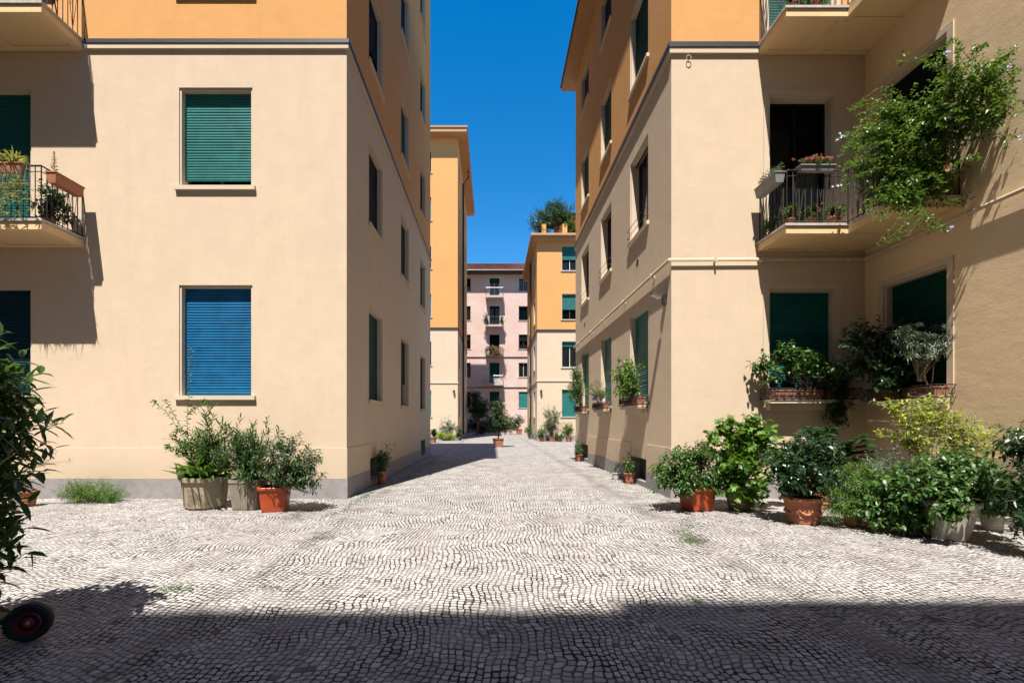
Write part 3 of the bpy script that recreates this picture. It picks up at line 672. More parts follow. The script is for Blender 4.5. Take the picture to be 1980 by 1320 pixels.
s = MB(); y0_, y1_, za, zb = EY-.95, EY+5.5, ET+.2, ET+3.25; n = 150
for k in range(n):                                 # tile columns, corrugated
    xa = -16.8 + 34.6*k/n; xb = -16.8 + 34.6*(k+1)/n; xm = (xa+xb)/2
    rows = 14
    for r_ in range(rows):
        t0, t1 = r_/rows, (r_+1)/rows; dz = .05
        P = lambda x_, t, h: (x_, y0_+(y1_-y0_)*t, za+(zb-za)*t+h)
        s.quad(P(xa,t0,dz), P(xm,t0,dz+.09), P(xm,t1,.09), P(xa,t1,0)); s.quad(P(xm,t0,dz+.09), P(xb,t0,dz), P(xb,t1,0), P(xm,t1,.09))
s.quad((-16.8,y1_,zb),(17.8,y1_,zb),(17.8,EY+11.8,ET),(-16.8,EY+11.8,ET))
s.build('roof', M['roof'], pink)
for j, z_ in enumerate(EF):
    s = MB(); s.box(-.85, 1.35, EY-.95, EY-.001, z_-.22, z_); bal = s.build('balcony', M['marble'], pink)
    rail([(-.82, EY-.001), (-.82, EY-.92), (1.32, EY-.92), (1.32, EY-.001)], z_+.98, z_, sp=.14, deco=99).build('railing', M['metal' if j in (0, 3) else 'iron'], bal)

# ================================================================== BLOCK BEHIND THE CAMERA (its shadow lies on the near paving)
YB, HB = -7.55, 24.35
back = thing('apartment_building', (0, YB-6, 0), 'apartment block behind the viewer whose shadow covers the near paving', 'building')
s = MB(); fBk = frame(0, YB, 1, 0, 0, 1); AA = (-16,-12,-8,-4,0.2,4.2); ZZ = (2, 5.9, 9.6, 13.3, 17, 20.6)
wall_face([s], fBk, -18, 6.5, (0, HB), [(a, a+1.2, z, z+1.8) for a in AA for z in ZZ])
s.quad((-18,YB-11,0),(-18,YB,0),(-18,YB,HB),(-18,YB-11,HB)); s.quad((6.5,YB-11,0),(6.5,YB,0),(6.5,YB,HB),(6.5,YB-11,HB)); s.quad((-18,YB-11,0),(6.5,YB-11,0),(6.5,YB-11,HB),(-18,YB-11,HB))
s.build('wall', M['cream'], back)
s = MB(); s.box(-18.2, 14, YB-11.2, YB, HB, HB+.10); s.box(-2.0, 14, YB-11, YB, HB+.102, HB+.55); s.build('roof', M['flash'], back)
for a in AA:
    for z in ZZ:
        s = MB(); slats(s, fBk, a, a+1.2, z, z+1.8, -.14, pitch=.1); s.build('shutter', M['green'], back)
# ================================================================== UNSEEN WING ADDED ON THE LEFT TO CUT SKY LIGHT IN THE COURT
wing = thing('apartment_building', (-14, 2, 0), 'unseen cream wing added on the left to block sky light from the court', 'building')
s = MB(); fW_ = frame(-12.6, 0, 0, 1, 1, 0)
wall_face([s], fW_, -7.5, 8.70, (0, 21), [(a, a+1.2, z, z+1.8) for a in (-5,-1.5,2,5.5) for z in (2, 5.9, 9.6, 13.3, 17)])
s.build('wall', M['cream'], wing)
s = MB(); s.box(-18, -12.3, -7.5, 8.3, 21, 21.2); s.build('roof', M['flash'], wing)
for a in (-5,-1.5,2,5.5):
    for z in (2, 5.9, 9.6, 13.3, 17):
        s = MB(); slats(s, fW_, a, a+1.2, z, z+1.8, -.14, pitch=.1); s.build('shutter', M['green'], wing)
#PLANTS
# ================================================================== PLANTS, POTS AND SMALL THINGS
SOLID = [(WX-.03, 99, -3, 99, 0, BT), (BX-.01, 99, BY0-.02, BY1, 0, BT), (-99, AX+.01, AY0-.02, AY1, 0, AT), (-99, CX+.02, CY0-.03, CY1, 0, CT), (DX-.02, 99, DY0-.03, DY1, 0, DT), (-99, 99, EY-.02, 99, 0, ET)]
def inside(p):
    if p.z < 0.004: return True
    return any(a < p.x < b and c < p.y < d and e < p.z < g_ for a, b, c, d, e, g_ in SOLID)
_leaf = MB.leaf
def leaf_clip(s, p, d, L, W, kind='oval', nrm=None, droop=0.25):
    tip = p + d.normalized() * L - Vector((0, 0, droop * L))
    if inside(p) or inside(tip): return
    _leaf(s, p, d, L, W, kind, nrm, droop)
MB.leaf = leaf_clip
def Bp(px, py, D, r, n): return (at(px, py, D), r, n)

def sq_pot(c, w, h, rot=0., taper=.78, rim=.03, sq=7):
    a = MB(); R0 = w/2
    prof = [(.0, .004), (R0*taper, .004), (R0*(taper+.02), .02), (R0*.95, h-rim*1.6), (R0*.955, h-rim*1.5), (R0*1.03, h-rim*1.4), (R0*1.05, h-.006), (R0*1.03, h), (R0*.95, h), (R0*.93, h-.03), (R0*.9, h-.06)]
    a.lathe(c, prof, 32, sq, rot); return a
def disc(c, r, z, sq=0, rot=0):
    a = MB(); a.lathe(c, [(r, z), (r*.6, z+.012), (.0, z+.02)], 20, sq, rot); return a
def oct_pot(c, w, h, rot=0.):
    a = MB(); R0 = w/2
    a.lathe(c, [(R0*.80, 0), (R0*.80, .035), (R0*.86, .036), (R0*.97, h*.86), (R0*.97, h*.87), (R0*1.06, h*.88), (R0*1.07, h), (R0*.93, h), (R0*.9, h-.05)], 8, 0, rot + math.pi/8); return a
def ribbed(c, w, h, rot=0.):
    a = MB(); n = 72; R0 = w/2; prof = [(.80, 0), (.82, .03), (.99, h*.9), (1.04, h*.91), (1.04, h), (.92, h), (.9, h-.05)]; base = len(a.v)
    for k, (r, z) in enumerate(prof):
        for j in range(n):
            t = 2*math.pi*j/n; rr = R0*r / ((abs(math.cos(t))**6 + abs(math.sin(t))**6) ** (1/6)) * (1 + (.022 if j % 2 and 1 <= k <= 2 else 0))
            a.v.append((c[0]+rr*math.cos(t+rot), c[1]+rr*math.sin(t+rot), c[2]+z))
    for i in range(len(prof)-1):
        for j in range(n): q = base+i*n; a.f.append((q+j, q+(j+1)%n, q+n+(j+1)%n, q+n+j))
    return a
def round_pot(c, w, h, deco=True):
    a = MB(); R0 = w/2
    prof = [(0,.003),(R0*.66,.003),(R0*.68,.02),(R0*.72,h*.22),(R0*.755,h*.235),(R0*.755,h*.27),(R0*.735,h*.285),(R0*.78,h*.50),(R0*.80,h*.62),(R0*.825,h*.635),(R0*.825,h*.67),(R0*.82,h*.68),(R0*.86,h*.84),(R0*.95,h*.855),(R0*1.0,h*.89),(R0*1.01,h*.95),(R0*.98,h),(R0*.90,h),(R0*.86,h-.03),(R0*.84,h-.06)]
    a.lathe(c, prof, 40)
    if deco:                                          # raised garland
        for k in range(6):
            t0 = k*math.pi/3 - 1.9
            pts = []
            for i in range(13):
                t = t0 + (i/12-.5)*.9; z = h*(.56 - .17*math.sin(math.pi*i/12)); rr = R0*(.79 + .02*math.sin(math.pi*i/12)) 
                pts.append((c[0]+rr*math.cos(t), c[1]+rr*math.sin(t), c[2]+z))
            a.tube(pts, [.006+.012*math.sin(math.pi*i/12)+.003*(i%2) for i in range(13)], 6)
    return a
def trough(x0, x1, y0, y1, z0, z1):
    a = MB(); e = .02
    a.hexa([(x0+e,y0+e,z0),(x1-e,y0+e,z0),(x1-e,y1-e,z0),(x0+e,y1-e,z0),(x0,y0,z1-.02),(x1,y0,z1-.02),(x1,y1,z1-.02),(x0,y1,z1-.02)])
    a.box(x0-.01, x1+.01, y0-.01, y1+.01, z1-.019, z1)
    return a
def plantthing(name, label, cat, c, pot=None, potmat='terracotta', foliage=(), stems='stem', group=None, soil=None):
    """foliage: list of (part name, material, builder)"""
    root = thing(name, c, label, cat, group)
    if pot: p_ = pot.build('pot', M[potmat], root, smooth=False)
    if soil: soil.build('soil', M['soil'], root)
    for pn, mm, b in foliage:
        if b.f: b.build(pn, M[mm], root)
    return root
def shoot(fol, st, pts, L, W, n, kind='small', r=.004, spread=.9, droop=.2, jit=.0):
    pts = [Vector(p) for p in pts]; out = []
    for i in range(len(pts)-1):                       # catmull-rom
        p0 = pts[max(i-1,0)]; p1 = pts[i]; p2 = pts[i+1]; p3 = pts[min(i+2, len(pts)-1)]
        for k in range(5):
            t = k/5; out.append(.5*((2*p1)+(p2-p0)*t+(2*p0-5*p1+4*p2-p3)*t*t+(3*p1-p0-3*p2+p3)*t**3))
    out.append(pts[-1])
    st.tube(out, [r*(1-.7*i/len(out)) for i in range(len(out))], 4, False)
    twig_leaves(fol, out, n, L, W, kind, spread, droop, 0.05)
def frond(fol, st, base, tip, nl, ll, W, bow=.25, kind='small', r=.006, start=.35):
    pts = curve(base, tip, bow, 9, 0.03); st.tube(pts, [r*(1-.8*i/9) for i in range(9)], 4, False)
    for i in range(nl):
        t = start + (1-start)*(i+.5)/nl; x = min(t*8, 7.999); j = int(x); p = pts[j].lerp(pts[j+1], x-j); d = (pts[j+1]-pts[j]).normalized()
        a = d.cross(Vector((0,0,1))).normalized(); q = ll*math.sin(math.pi*min(1, .15+ .85*(t-start)/(1-start)*.98))**.6
        for sgn in (-1, 1): fol.leaf(p, a*sgn + d*.75 + Vector((0,0,.1)), q*R.uniform(.85,1.1), W, kind, droop=.25)

# ---- foreground laurel on its wheeled trolley
f_, s_ = MB(), MB(); bc = Vector((-3.340,2.700,.5))
cloud(f_, s_, bc, [((-3.540,2.750,1.62),(.56,.5,.42),200), ((-3.560,2.750,1.15),(.62,.5,.5),220), ((-3.540,2.700,.70),(.52,.42,.34),140), ((-3.320,2.700,1.3),(.42,.36,.60),90), ((-3.280,2.700,.75),(.36,.3,.34),60), ((-3.320,2.650,.42),(.22,.25,.18),26)],
      .115, .034, 'oval', per=12, tw=.26, up=.25, spread=.75, droop=.2, stems=.2, sr=.012)
for a, b in (((-3.220,2.650,1.75), (-2.980,2.700,1.82)), ((-3.220,2.650,1.6), (-2.840,2.650,1.7)), ((-3.120,2.650,1.0), (-2.800,2.650,0.93)), ((-3.120,2.700,0.8), (-2.740,2.700,0.82)), ((-3.220,2.650,0.72), (-2.940,2.700,0.55)), ((-3.170,2.700,1.3), (-2.840,2.700,1.38))):
    shoot(f_, s_, [a, Vector(a).lerp(Vector(b), .5)+Vector((0,0,.04)), b], .14, .045, 8, 'oval', .006, .7)
pt = round_pot((-3.420,2.700,.16), .62, .42, False)
plantthing('laurel_bush', 'large glossy dark laurel bush at the left edge, above a small wheel', 'bush', (-3.420,2.700,.16), pt, 'terracotta', [('foliage','laurel',f_),('stems','wood',s_)], soil=disc((-3.420,2.700,.16), .26, .37))
tr = thing('plant_trolley', (-3.4, 2.95, 0), 'black plant trolley with a red-hubbed rubber wheel under the laurel', 'trolley')
def wheel(cx, cy, cz, rr, yaw, parent):
    ax = Vector((math.sin(yaw), -math.cos(yaw), 0)); up = Vector((0,0,1)); sd = ax.cross(up).normalized(); C = Vector((cx,cy,cz))
    def ring(prof, n, mb):
        base = len(mb.v)
        for r, o in prof:
            for j in range(n):
                t = 2*math.pi*j/n; mb.v.append(tuple(C + ax*o + (sd*math.cos(t)+up*math.sin(t))*r))
        for i in range(len(prof)-1):
            for j in range(n): q = base+i*n; mb.f.append((q+j, q+(j+1)%n, q+n+(j+1)%n, q+n+j))
    a = MB(); ring([(rr*.56,.025),(rr*.70,.038),(rr*.88,.040),(rr*.97,.028),(rr,.010),(rr,-.010),(rr*.97,-.028),(rr*.88,-.040),(rr*.70,-.038),(rr*.56,-.025)], 40, a)
    for j in range(40):
        t = 2*math.pi*j/40; d = sd*math.cos(t)+up*math.sin(t); a.bar(C+d*rr*.985+ax*.03, C+d*rr*1.0-ax*.0, .004, 4)
    w_ = a.build('wheel', M['rubber'], parent)
    a = MB(); ring([(rr*.57,-.022),(rr*.57,.024),(rr*.50,.028),(rr*.47,.020),(rr*.46,.008)], 36, a); ring([(rr*.26,.010),(rr*.25,.026),(rr*.19,.030),(rr*.12,.030)], 28, a)
    a.build('rim', M['red'], w_)
    a = MB(); ring([(rr*.47,.010),(rr*.25,.012)], 30, a); a.build('wheel_disc', M['rubber'], w_)
    a = MB(); ring([(rr*.12,.020),(rr*.11,.045),(rr*.05,.052),(.0001,.052)], 18, a); a.build('hub', M['metal'], w_)
wheel(-3.07, 3.05, .127, .124, .5, tr); wheel(-3.86, 3.45, .127, .124, .5, tr)
s = MB(); s.bar((-3.09,3.07,.127),(-3.84,3.45,.127),.010); s.box(-3.85,-3.2,2.65,3.15,.125,.155); s.bar((-3.215,2.93,.0),(-3.215,2.93,.52),.014,8); s.bar((-3.215,2.93,.15),(-3.215,3.12,.15),.012)
s.bar((-3.80,2.7,0),(-3.80,2.7,.125),.014,8)
s.build('frame', M['iron'], tr)

# ---- left group in front of the blue window
c = (-4.85, 7.78, 0); f1, f2, f3, s_ = MB(), MB(), MB(), MB(); top = Vector((c[0], c[1], .5))
for i in range(150):
    a = R.uniform(0, 6.28); d = Vector((math.cos(a), math.sin(a) - .25, R.uniform(.7, 2.2))); b0 = top + Vector((R.gauss(0,.14), R.gauss(0,.14), 0))
    f1.leaf(b0, d, R.uniform(.46,.74), R.uniform(.045,.07), 'strap', droop=R.uniform(.25,.6))
cloud(f2, s_, top, [Bp(395,872,7.8,(.42,.3,.30),60), Bp(420,845,7.8,(.22,.2,.2),14)], .13, .020, 'oval', per=12, tw=.26, up=.8, spread=.6, stems=.4)
for t_ in ((405,785),(412,800),(398,800),(430,820),(380,842),(455,865)): shoot(f2, s_, [top, at((t_[0]+395)/2, (t_[1]+925)/2, 7.75), at(t_[0], t_[1], 7.75)], .21, .030, 34, 'oval', .008, .6)
for pts in ([(375,925),(362,830),(366,760),(369,672)], [(365,850),(335,800),(320,772)], [(362,860),(325,800),(292,775)], [(362,880),(330,865),(322,862)], [(365,800),(385,785),(398,778)], [(364,840),(345,830),(330,845)]):
    shoot(f2, s_, [at(a, b, 7.7) for a, b in pts], .075, .052, 60 if pts[-1][1] == 672 else 26, 'small', .006)
plantthing('potted_plant', 'octagonal weathered concrete planter with strap leaves, oleander and a tall thin shoot', 'potted plant', c, oct_pot(c, .72, .53, .12), 'concrete_pot', [('strap_leaves','strap',f1),('foliage','midgreen',f2),('stems','wood',s_)], soil=disc(c,.32,.49,0,0))
c = (-4.08, 7.72, 0); f1, s_ = MB(), MB(); top = Vector((c[0], c[1], .45))
cloud(f1, s_, top, [Bp(468,895,7.7,(.36,.3,.34),70), Bp(490,920,7.6,(.24,.25,.18),26), Bp(500,870,7.7,(.3,.28,.36),40), Bp(455,850,7.7,(.16,.15,.22),14)], .12, .018, 'oval', per=14, tw=.24, up=.8, spread=.6, stems=.4)
for t_ in ((490,822),(452,842),(512,838),(478,838)): shoot(f1, s_, [top, at((t_[0]+475)/2,(t_[1]+925)/2,7.7), at(t_[0],t_[1],7.7)], .19, .027, 34, 'oval', .007, .6)
plantthing('potted_plant', 'oleander in the ribbed grey concrete pot, middle of the three on the left', 'potted plant', c, ribbed(c, .50, .50, .1), 'ribbed_pot', [('foliage','oleander',f1),('stems','wood',s_)], soil=disc(c,.22,.45))
c = (-3.56, 7.55, 0); f1, s_ = MB(), MB(); top = Vector((c[0], c[1], .36))
cloud(f1, s_, top, [Bp(560,898,7.5,(.42,.36,.36),100), Bp(585,930,7.45,(.32,.3,.2),36), Bp(545,860,7.5,(.28,.25,.22),26), Bp(592,900,7.5,(.24,.25,.28),30), Bp(518,900,7.5,(.22,.2,.25),20)], .065, .022, 'oval', per=12, tw=.2, up=.5, stems=.4)
for t_ in ((537,835),(563,838),(582,852),(616,915),(600,930)): shoot(f1, s_, [top, at((t_[0]+545)/2,(t_[1]+920)/2,7.5), at(t_[0],t_[1],7.5)], .07, .022, 20, 'oval', .005, .7)
plantthing('potted_plant', 'azalea bush in a square orange plastic pot beside the ribbed concrete one', 'potted plant', c, sq_pot(c, .47, .40, .25), 'orange_plastic', [('foliage','azalea',f1),('stems','wood',s_)], soil=disc(c,.19,.35))
f1, s_ = MB(), MB(); cc = at(180, 958, 8.3)
cloud(f1, s_, (cc.x, cc.y, .03), [Bp(180,952,8.3,(.52,.3,.20),150), Bp(150,948,8.3,(.3,.25,.22),50), Bp(215,962,8.3,(.25,.2,.14),40)], .045, .007, 'small', per=18, tw=.22, up=.5, stems=.3, sr=.003)
plantthing('fern_clump', 'low feathery green clump on the paving against the grey plinth', 'plant', (cc.x, cc.y, 0), None, foliage=[('foliage','fern',f1),('stems','stem',s_)])
f1, s_ = MB(), MB(); c = (-7.98, 7.9, 0)
for k in range(7): shoot(f1, s_, [(c[0],c[1],.25),(c[0]+R.gauss(0,.08),c[1],.6),(c[0]+R.gauss(.45,.12),c[1],R.uniform(.75,1.2))], .05, .012, 26, 'small', .004)
plantthing('potted_plant', 'dried brown plant in a small terracotta pot behind the laurel bush', 'potted plant', c, round_pot(c, .3, .27, False), 'terracotta', [('foliage','dry',f1),('stems','wood',s_)])
# plants standing in the basement openings
def small(name, label, c, w, h, fm, rad, n, L, W, potm='terracotta', group=None, cz=None, kind='oval', tips=()):
    f1, s_ = MB(), MB(); top = Vector((c[0], c[1], c[2]+h-.03))
    cloud(f1, s_, top, [((c[0], c[1], c[2]+h+rad[2]*.75), rad, n)], L, W, kind, per=10, tw=.16, up=.6, stems=.6, sr=.004)
    for t_ in tips: shoot(f1, s_, [top, top.lerp(Vector(t_), .5)+Vector((0,0,.08)), t_], L, W, 16, kind, .005, .7)
    return plantthing(name, label, 'potted plant', c, round_pot(c, w, h, False), potm, [('foliage',fm,f1),('stems','stem',s_)], group=group)
small('potted_plant', 'long leaved plant in a pot at the basement opening of the left block', (-2.58, 10.75, .0), .26, .30, 'oleander', (.2,.28,.25), 26, .12, .03, tips=((-2.25,10.7,.92),(-2.35,10.5,.95),(-2.5,10.9,.9)))
small('potted_plant', 'small terracotta pot with pale leaves at the near basement opening on the right', (3.22, 10.8, 0), .28, .26, 'midgreen', (.2,.3,.22), 26, .06, .03)
small('potted_plant', 'small white pot beside the terracotta one at the basement opening', (3.10, 11.55, 0), .20, .18, 'olive', (.12,.14,.12), 12, .06, .02, 'white_pot')
small('potted_plant', 'little green pot plant at the far basement opening on the right', (3.18, 16.9, 0), .3, .25, 'midgreen', (.22,.3,.3), 26, .07, .035)

# ---- right group
c = (3.38, 7.62, 0); f1, s_ = MB(), MB(); top = Vector((c[0], c[1], .35))
cloud(f1, s_, top, [Bp(1330,912,7.6,(.54,.42,.34),130), Bp(1320,940,7.45,(.46,.3,.16),40), Bp(1300,905,7.5,(.28,.28,.30),40), Bp(1345,878,7.6,(.36,.3,.20),40), Bp(1372,925,7.6,(.28,.25,.28),36)], .075, .030, 'oval', per=10, tw=.2, up=.35, stems=.35)
for t_ in ((1325,857),(1345,850),(1372,868),(1290,868)): shoot(f1, s_, [top, at((t_[0]+1340)/2,(t_[1]+925)/2,7.6), at(t_[0],t_[1],7.6)], .075, .03, 16, 'oval', .005, .75)
plantthing('potted_plant', 'round dark green shrub in a square orange plastic pot at the corner', 'potted plant', c, sq_pot(c, .48, .38, .2), 'orange_plastic', [('foliage','midgreen',f1),('stems','wood',s_)], soil=disc(c,.19,.33))
c = (4.12, 7.66, 0); f1, s_ = MB(), MB(); top = Vector((c[0], c[1], .3))
cloud(f1, s_, top, [Bp(1432,868,7.6,(.54,.4,.40),90), Bp(1435,910,7.5,(.48,.35,.3),50), Bp(1440,830,7.6,(.38,.3,.24),30), Bp(1405,830,7.6,(.25,.25,.2),12), Bp(1478,850,7.6,(.22,.3,.28),14), Bp(1440,945,7.4,(.42,.3,.30),36)], .095, .105, 'maple', per=6, tw=.22, up=.2, droop=.15, spread=.85, stems=.4)
for t_ in ((1438,796),(1395,806),(1372,832),(1490,806),(1360,835),(1455,812)): shoot(f1, s_, [top, at((t_[0]+1430)/2,(t_[1]+900)/2,7.6), at(t_[0],t_[1],7.6)], .09, .09, 10, 'maple', .006, .8)
plantthing('potted_plant', 'bright green maple-leaved shrub in a low brown pot against the sunlit wall', 'potted plant', c, round_pot(c, .52, .36, False), 'ribbed_pot', [('foliage','maple',f1),('stems','wood',s_)], soil=disc(c,.2,.3))
c = (4.46, 6.62, 0); f1, s_ = MB(), MB(); top = Vector((c[0], c[1], .36))
cloud(f1, s_, top, [Bp(1553,898,6.6,(.45,.4,.36),150), Bp(1548,935,6.5,(.40,.34,.2),60), Bp(1560,865,6.6,(.32,.3,.22),40), Bp(1515,915,6.6,(.26,.25,.30),40), Bp(1590,925,6.6,(.22,.25,.24),30)], .065, .034, 'oval', per=9, tw=.16, up=.3, stems=.35)
plantthing('potted_plant', 'dark glossy camellia in a round terracotta pot with raised garlands', 'potted plant', c, round_pot(c, .54, .38), 'terracotta', [('foliage','darkgreen',f1),('stems','wood',s_)], soil=disc(c,.22,.33))
c = (5.45, 7.75, 0); f1, s_ = MB(), MB(); top = Vector((c[0], c[1], .35))
for i in range(38):
    px = R.uniform(1500, 1700); py = R.uniform(822, 900) + abs(px-1600)*.12
    frond(f1, s_, top, at(px, py, R.uniform(7.3, 8.0)), 7, .26, .075, .35, 'oval', .009, .52)
plantthing('potted_plant', 'philodendron with big split leaves behind the camellia', 'potted plant', c, round_pot(c, .5, .4, False), 'terracotta', [('foliage','darkgreen',f1),('stems','stem',s_)], soil=disc(c,.2,.35))
c = (5.03, 6.42, 0); f1, s_ = MB(), MB(); top = Vector((c[0], c[1], .22))
cloud(f1, s_, top, [Bp(1655,950,6.4,(.42,.34,.30),150), Bp(1660,990,6.25,(.36,.2,.13),50), Bp(1645,915,6.5,(.26,.25,.15),50), Bp(1695,945,6.4,(.34,.3,.26),90), Bp(1620,978,6.3,(.18,.2,.16),40)], .045, .010, 'small', per=16, tw=.22, up=.3, stems=.2, sr=.003)
plantthing('potted_plant', 'feathery light green asparagus fern spilling over a small terracotta pot', 'potted plant', c, round_pot(c, .27, .24, False), 'terracotta', [('foliage','fern',f1),('stems','stem',s_)])
c = (5.9, 7.1, 0); f1, s_ = MB(), MB(); top = Vector((c[0], c[1], .3))
cloud(f1, s_, top, [Bp(1725,905,7.0,(.45,.35,.25),110), Bp(1760,925,6.9,(.35,.3,.25),60)], .05, .009, 'small', per=16, tw=.26, up=.4, stems=.2, sr=.003)
plantthing('potted_plant', 'grey-green feathery shrub at the back against the shaded wing wall', 'potted plant', c, round_pot(c, .4, .32, False), 'terracotta', [('foliage','olive',f1),('stems','stem',s_)])
c = (5.42, 6.0, 0); f1, s_ = MB(), MB(); top = Vector((c[0], c[1], .25))
cloud(f1, s_, top, [Bp(1745,970,6.0,(.42,.32,.36),150), Bp(1750,1010,5.9,(.34,.25,.15),40), Bp(1720,955,6.1,(.28,.26,.3),60), Bp(1775,985,5.9,(.22,.22,.24),36)], .062, .044, 'oval', per=8, tw=.2, up=.1, droop=.4, stems=.3)
plantthing('potted_plant', 'leafy green hibiscus reaching down to the paving left of the white pot', 'potted plant', c, round_pot(c, .34, .28, False), 'terracotta', [('foliage','midgreen',f1),('stems','wood',s_)])
c = (5.68, 5.72, 0); f1, s_, f2 = MB(), MB(), MB(); top = Vector((c[0], c[1], .46))
cloud(f1, s_, top, [Bp(1850,925,5.7,(.48,.38,.34),160), Bp(1800,940,5.6,(.3,.25,.24),40), Bp(1900,945,5.7,(.34,.3,.30),90), Bp(1850,900,5.9,(.26,.25,.18),40), Bp(1935,960,5.6,(.22,.2,.2),36), Bp(1845,985,5.35,(.26,.08,.12),26)], .058, .040, 'oval', per=8, tw=.18, up=.15, droop=.4, stems=.3)
plantthing('potted_plant', 'big white conical pot overflowing with green leaves at the right', 'potted plant', c, sq_pot(c, .53, .48, .3, .60, .05, 2.6), 'white_pot', [('foliage','midgreen',f1),('stems','wood',s_)], soil=disc(c,.27,.44))
c = (6.2, 6.55, 0); f1, s_ = MB(), MB(); top = Vector((c[0], c[1], .35))
for pts in ([(1815,950),(1790,880),(1745,820),(1718,785)], [(1815,950),(1800,870),(1775,815),(1770,785)], [(1815,950),(1810,860),(1800,800),(1798,775)], [(1818,950),(1830,870),(1845,830),(1850,800)], [(1820,950),(1850,890),(1880,855),(1903,840)], [(1815,950),(1770,870),(1725,845)], [(1815,930),(1825,850),(1825,790)], [(1820,950),(1865,900),(1890,862)], [(1800,900),(1760,850),(1735,800)], [(1825,920),(1850,850),(1868,825)]):
    P_ = [at(a, b, 6.35) for a, b in pts]
    shoot(f1, s_, P_, .06, .032, 26, 'oval', .008)
    for k in range(30):
        t = R.uniform(.35, 1); i = min(int(t*(len(P_)-1)), len(P_)-2); q = P_[i].lerp(P_[i+1], t*(len(P_)-1)-i)
        shoot(f1, s_, [q, q+Vector((R.gauss(0,.1), R.gauss(0,.1), .06)), q+Vector((R.gauss(0,.14), R.gauss(0,.14), .10))], .055, .03, 8, 'oval', .003)
plantthing('potted_plant', 'tall yellow-green variegated shrub rising behind the white pot', 'potted plant', c, round_pot(c, .45, .36, False), 'terracotta', [('foliage','lime',f1),('stems','palestem',s_)], soil=disc(c,.18,.3))
c = (6.72, 6.15, 0); f1, s_ = MB(), MB(); top = Vector((c[0], c[1], .22))
cloud(f1, s_, top, [Bp(1925,965,6.1,(.32,.3,.28),80), Bp(1895,930,6.2,(.26,.25,.22),40)], .05, .024, 'oval', per=10, tw=.16, up=.4, stems=.4)
plantthing('potted_plant', 'low bushy plant in a pale pot by the wing wall near the right edge', 'potted plant', c, round_pot(c, .36, .22, False), 'white_pot', [('foliage','jasmine',f1),('stems','wood',s_)])
c = (5.86, 4.85, 0); f1, s_, f2 = MB(), MB(), MB(); top = Vector((c[0], c[1], .3))
cloud(f1, s_, top, [((5.80,4.95,1.16),(.28,.26,.26),90), ((5.70,4.9,.70),(.26,.25,.25),50), ((5.72,4.9,.4),(.24,.25,.22),36)], .055, .024, 'oval', per=10, tw=.14, up=.3, stems=.3)
for t_ in ((5.42,5.0,.86),(5.38,4.95,.74),(5.45,4.9,.6)): shoot(f1, s_, [top, top.lerp(Vector(t_),.5)+Vector((0,0,.15)), t_], .085, .03, 22, 'oval', .006, .8)
plantthing('potted_plant', 'dark clipped shrub cut by the right edge of the photo', 'potted plant', c, round_pot(c, .36, .3, False), 'terracotta', [('foliage','darkgreen',f1),('stems','wood',s_)])

# ---- window planters on the right block
rootp = (5.86, 8.57, 1.87); f1, s_ = MB(), MB()
cloud(f1, s_, (5.9,8.55,2.0), [Bp(1545,705,8.5,(.52,.2,.26),100), Bp(1478,712,8.5,(.22,.18,.26),30), Bp(1600,720,8.4,(.30,.2,.28),50), Bp(1525,680,8.5,(.24,.15,.16),22)], .065, .046, 'oval', per=7, tw=.18, up=.2, stems=.4, droop=.35)
pl = plantthing('window_planter', 'bright green basil-like plants in terracotta boxes on the front window shelf', 'planter', rootp, None, foliage=[('foliage','midgreen',f1),('stems','wood',s_)])
for a in (5.16, 5.66, 6.16): trough(a, a+.44, 8.47, 8.66, 1.872, 2.04).build('box', M['terracotta'], pl)
f1, s_ = MB(), MB()
for k in range(26):
    x = R.uniform(6.15, 6.58); shoot(f1, s_, [(x,8.5,2.0),(x+R.gauss(0,.06),8.40,2.0+R.uniform(.1,.5)),(x+R.gauss(.03,.1),8.38,R.uniform(1.25,2.2))], .05, .034, 34, 'small', .003)
cloud(f1, s_, (6.4,8.5,2.0), [((6.38,8.50,2.05),(.26,.18,.42),60), ((6.36,8.48,1.60),(.20,.14,.38),50)], .05, .034, 'oval', per=9, tw=.16, up=-.2, stems=.2)
plantthing('ivy', 'dark ivy hanging from the front window shelf into the corner', 'ivy', (6.4,8.5,1.87), None, foliage=[('foliage','darkgreen',f1),('stems','wood',s_)])
f1, s_ = MB(), MB()
cloud(f1, s_, (6.85,7.95,2.0), [Bp(1690,690,7.9,(.42,.28,.42),130), Bp(1655,655,8.0,(.24,.2,.28),36), Bp(1740,660,7.7,(.3,.25,.32),60), Bp(1720,735,7.7,(.28,.2,.24),50)], .085, .040, 'oval', per=8, tw=.22, up=.3, stems=.35, sr=.008)
for t_ in ((1645,612),(1640,625),(1775,612),(1770,640),(1628,665),(1700,608)): shoot(f1, s_, [at(1710,740,7.7), at((t_[0]+1705)/2,(t_[1]+700)/2,7.65), at(t_[0],t_[1],7.6)], .085, .042, 18, 'oval', .006, .75)
pl = plantthing('window_planter', 'dark spreading ficus in terracotta box on the wing window shelf', 'planter', (6.9,8.0,1.83), trough(6.80,7.02,7.70,8.28,1.832,2.0), 'terracotta', [('foliage','darkgreen',f1),('stems','wood',s_)])
f1, s_ = MB(), MB()
cloud(f1, s_, (6.88,7.4,2.1), [Bp(1790,672,7.3,(.36,.22,.24),70), Bp(1835,650,7.15,(.18,.15,.22),24), Bp(1755,650,7.4,(.2,.2,.2),20)], .075, .015, 'small', per=14, tw=.16, up=.3, stems=.2, whorl=True)
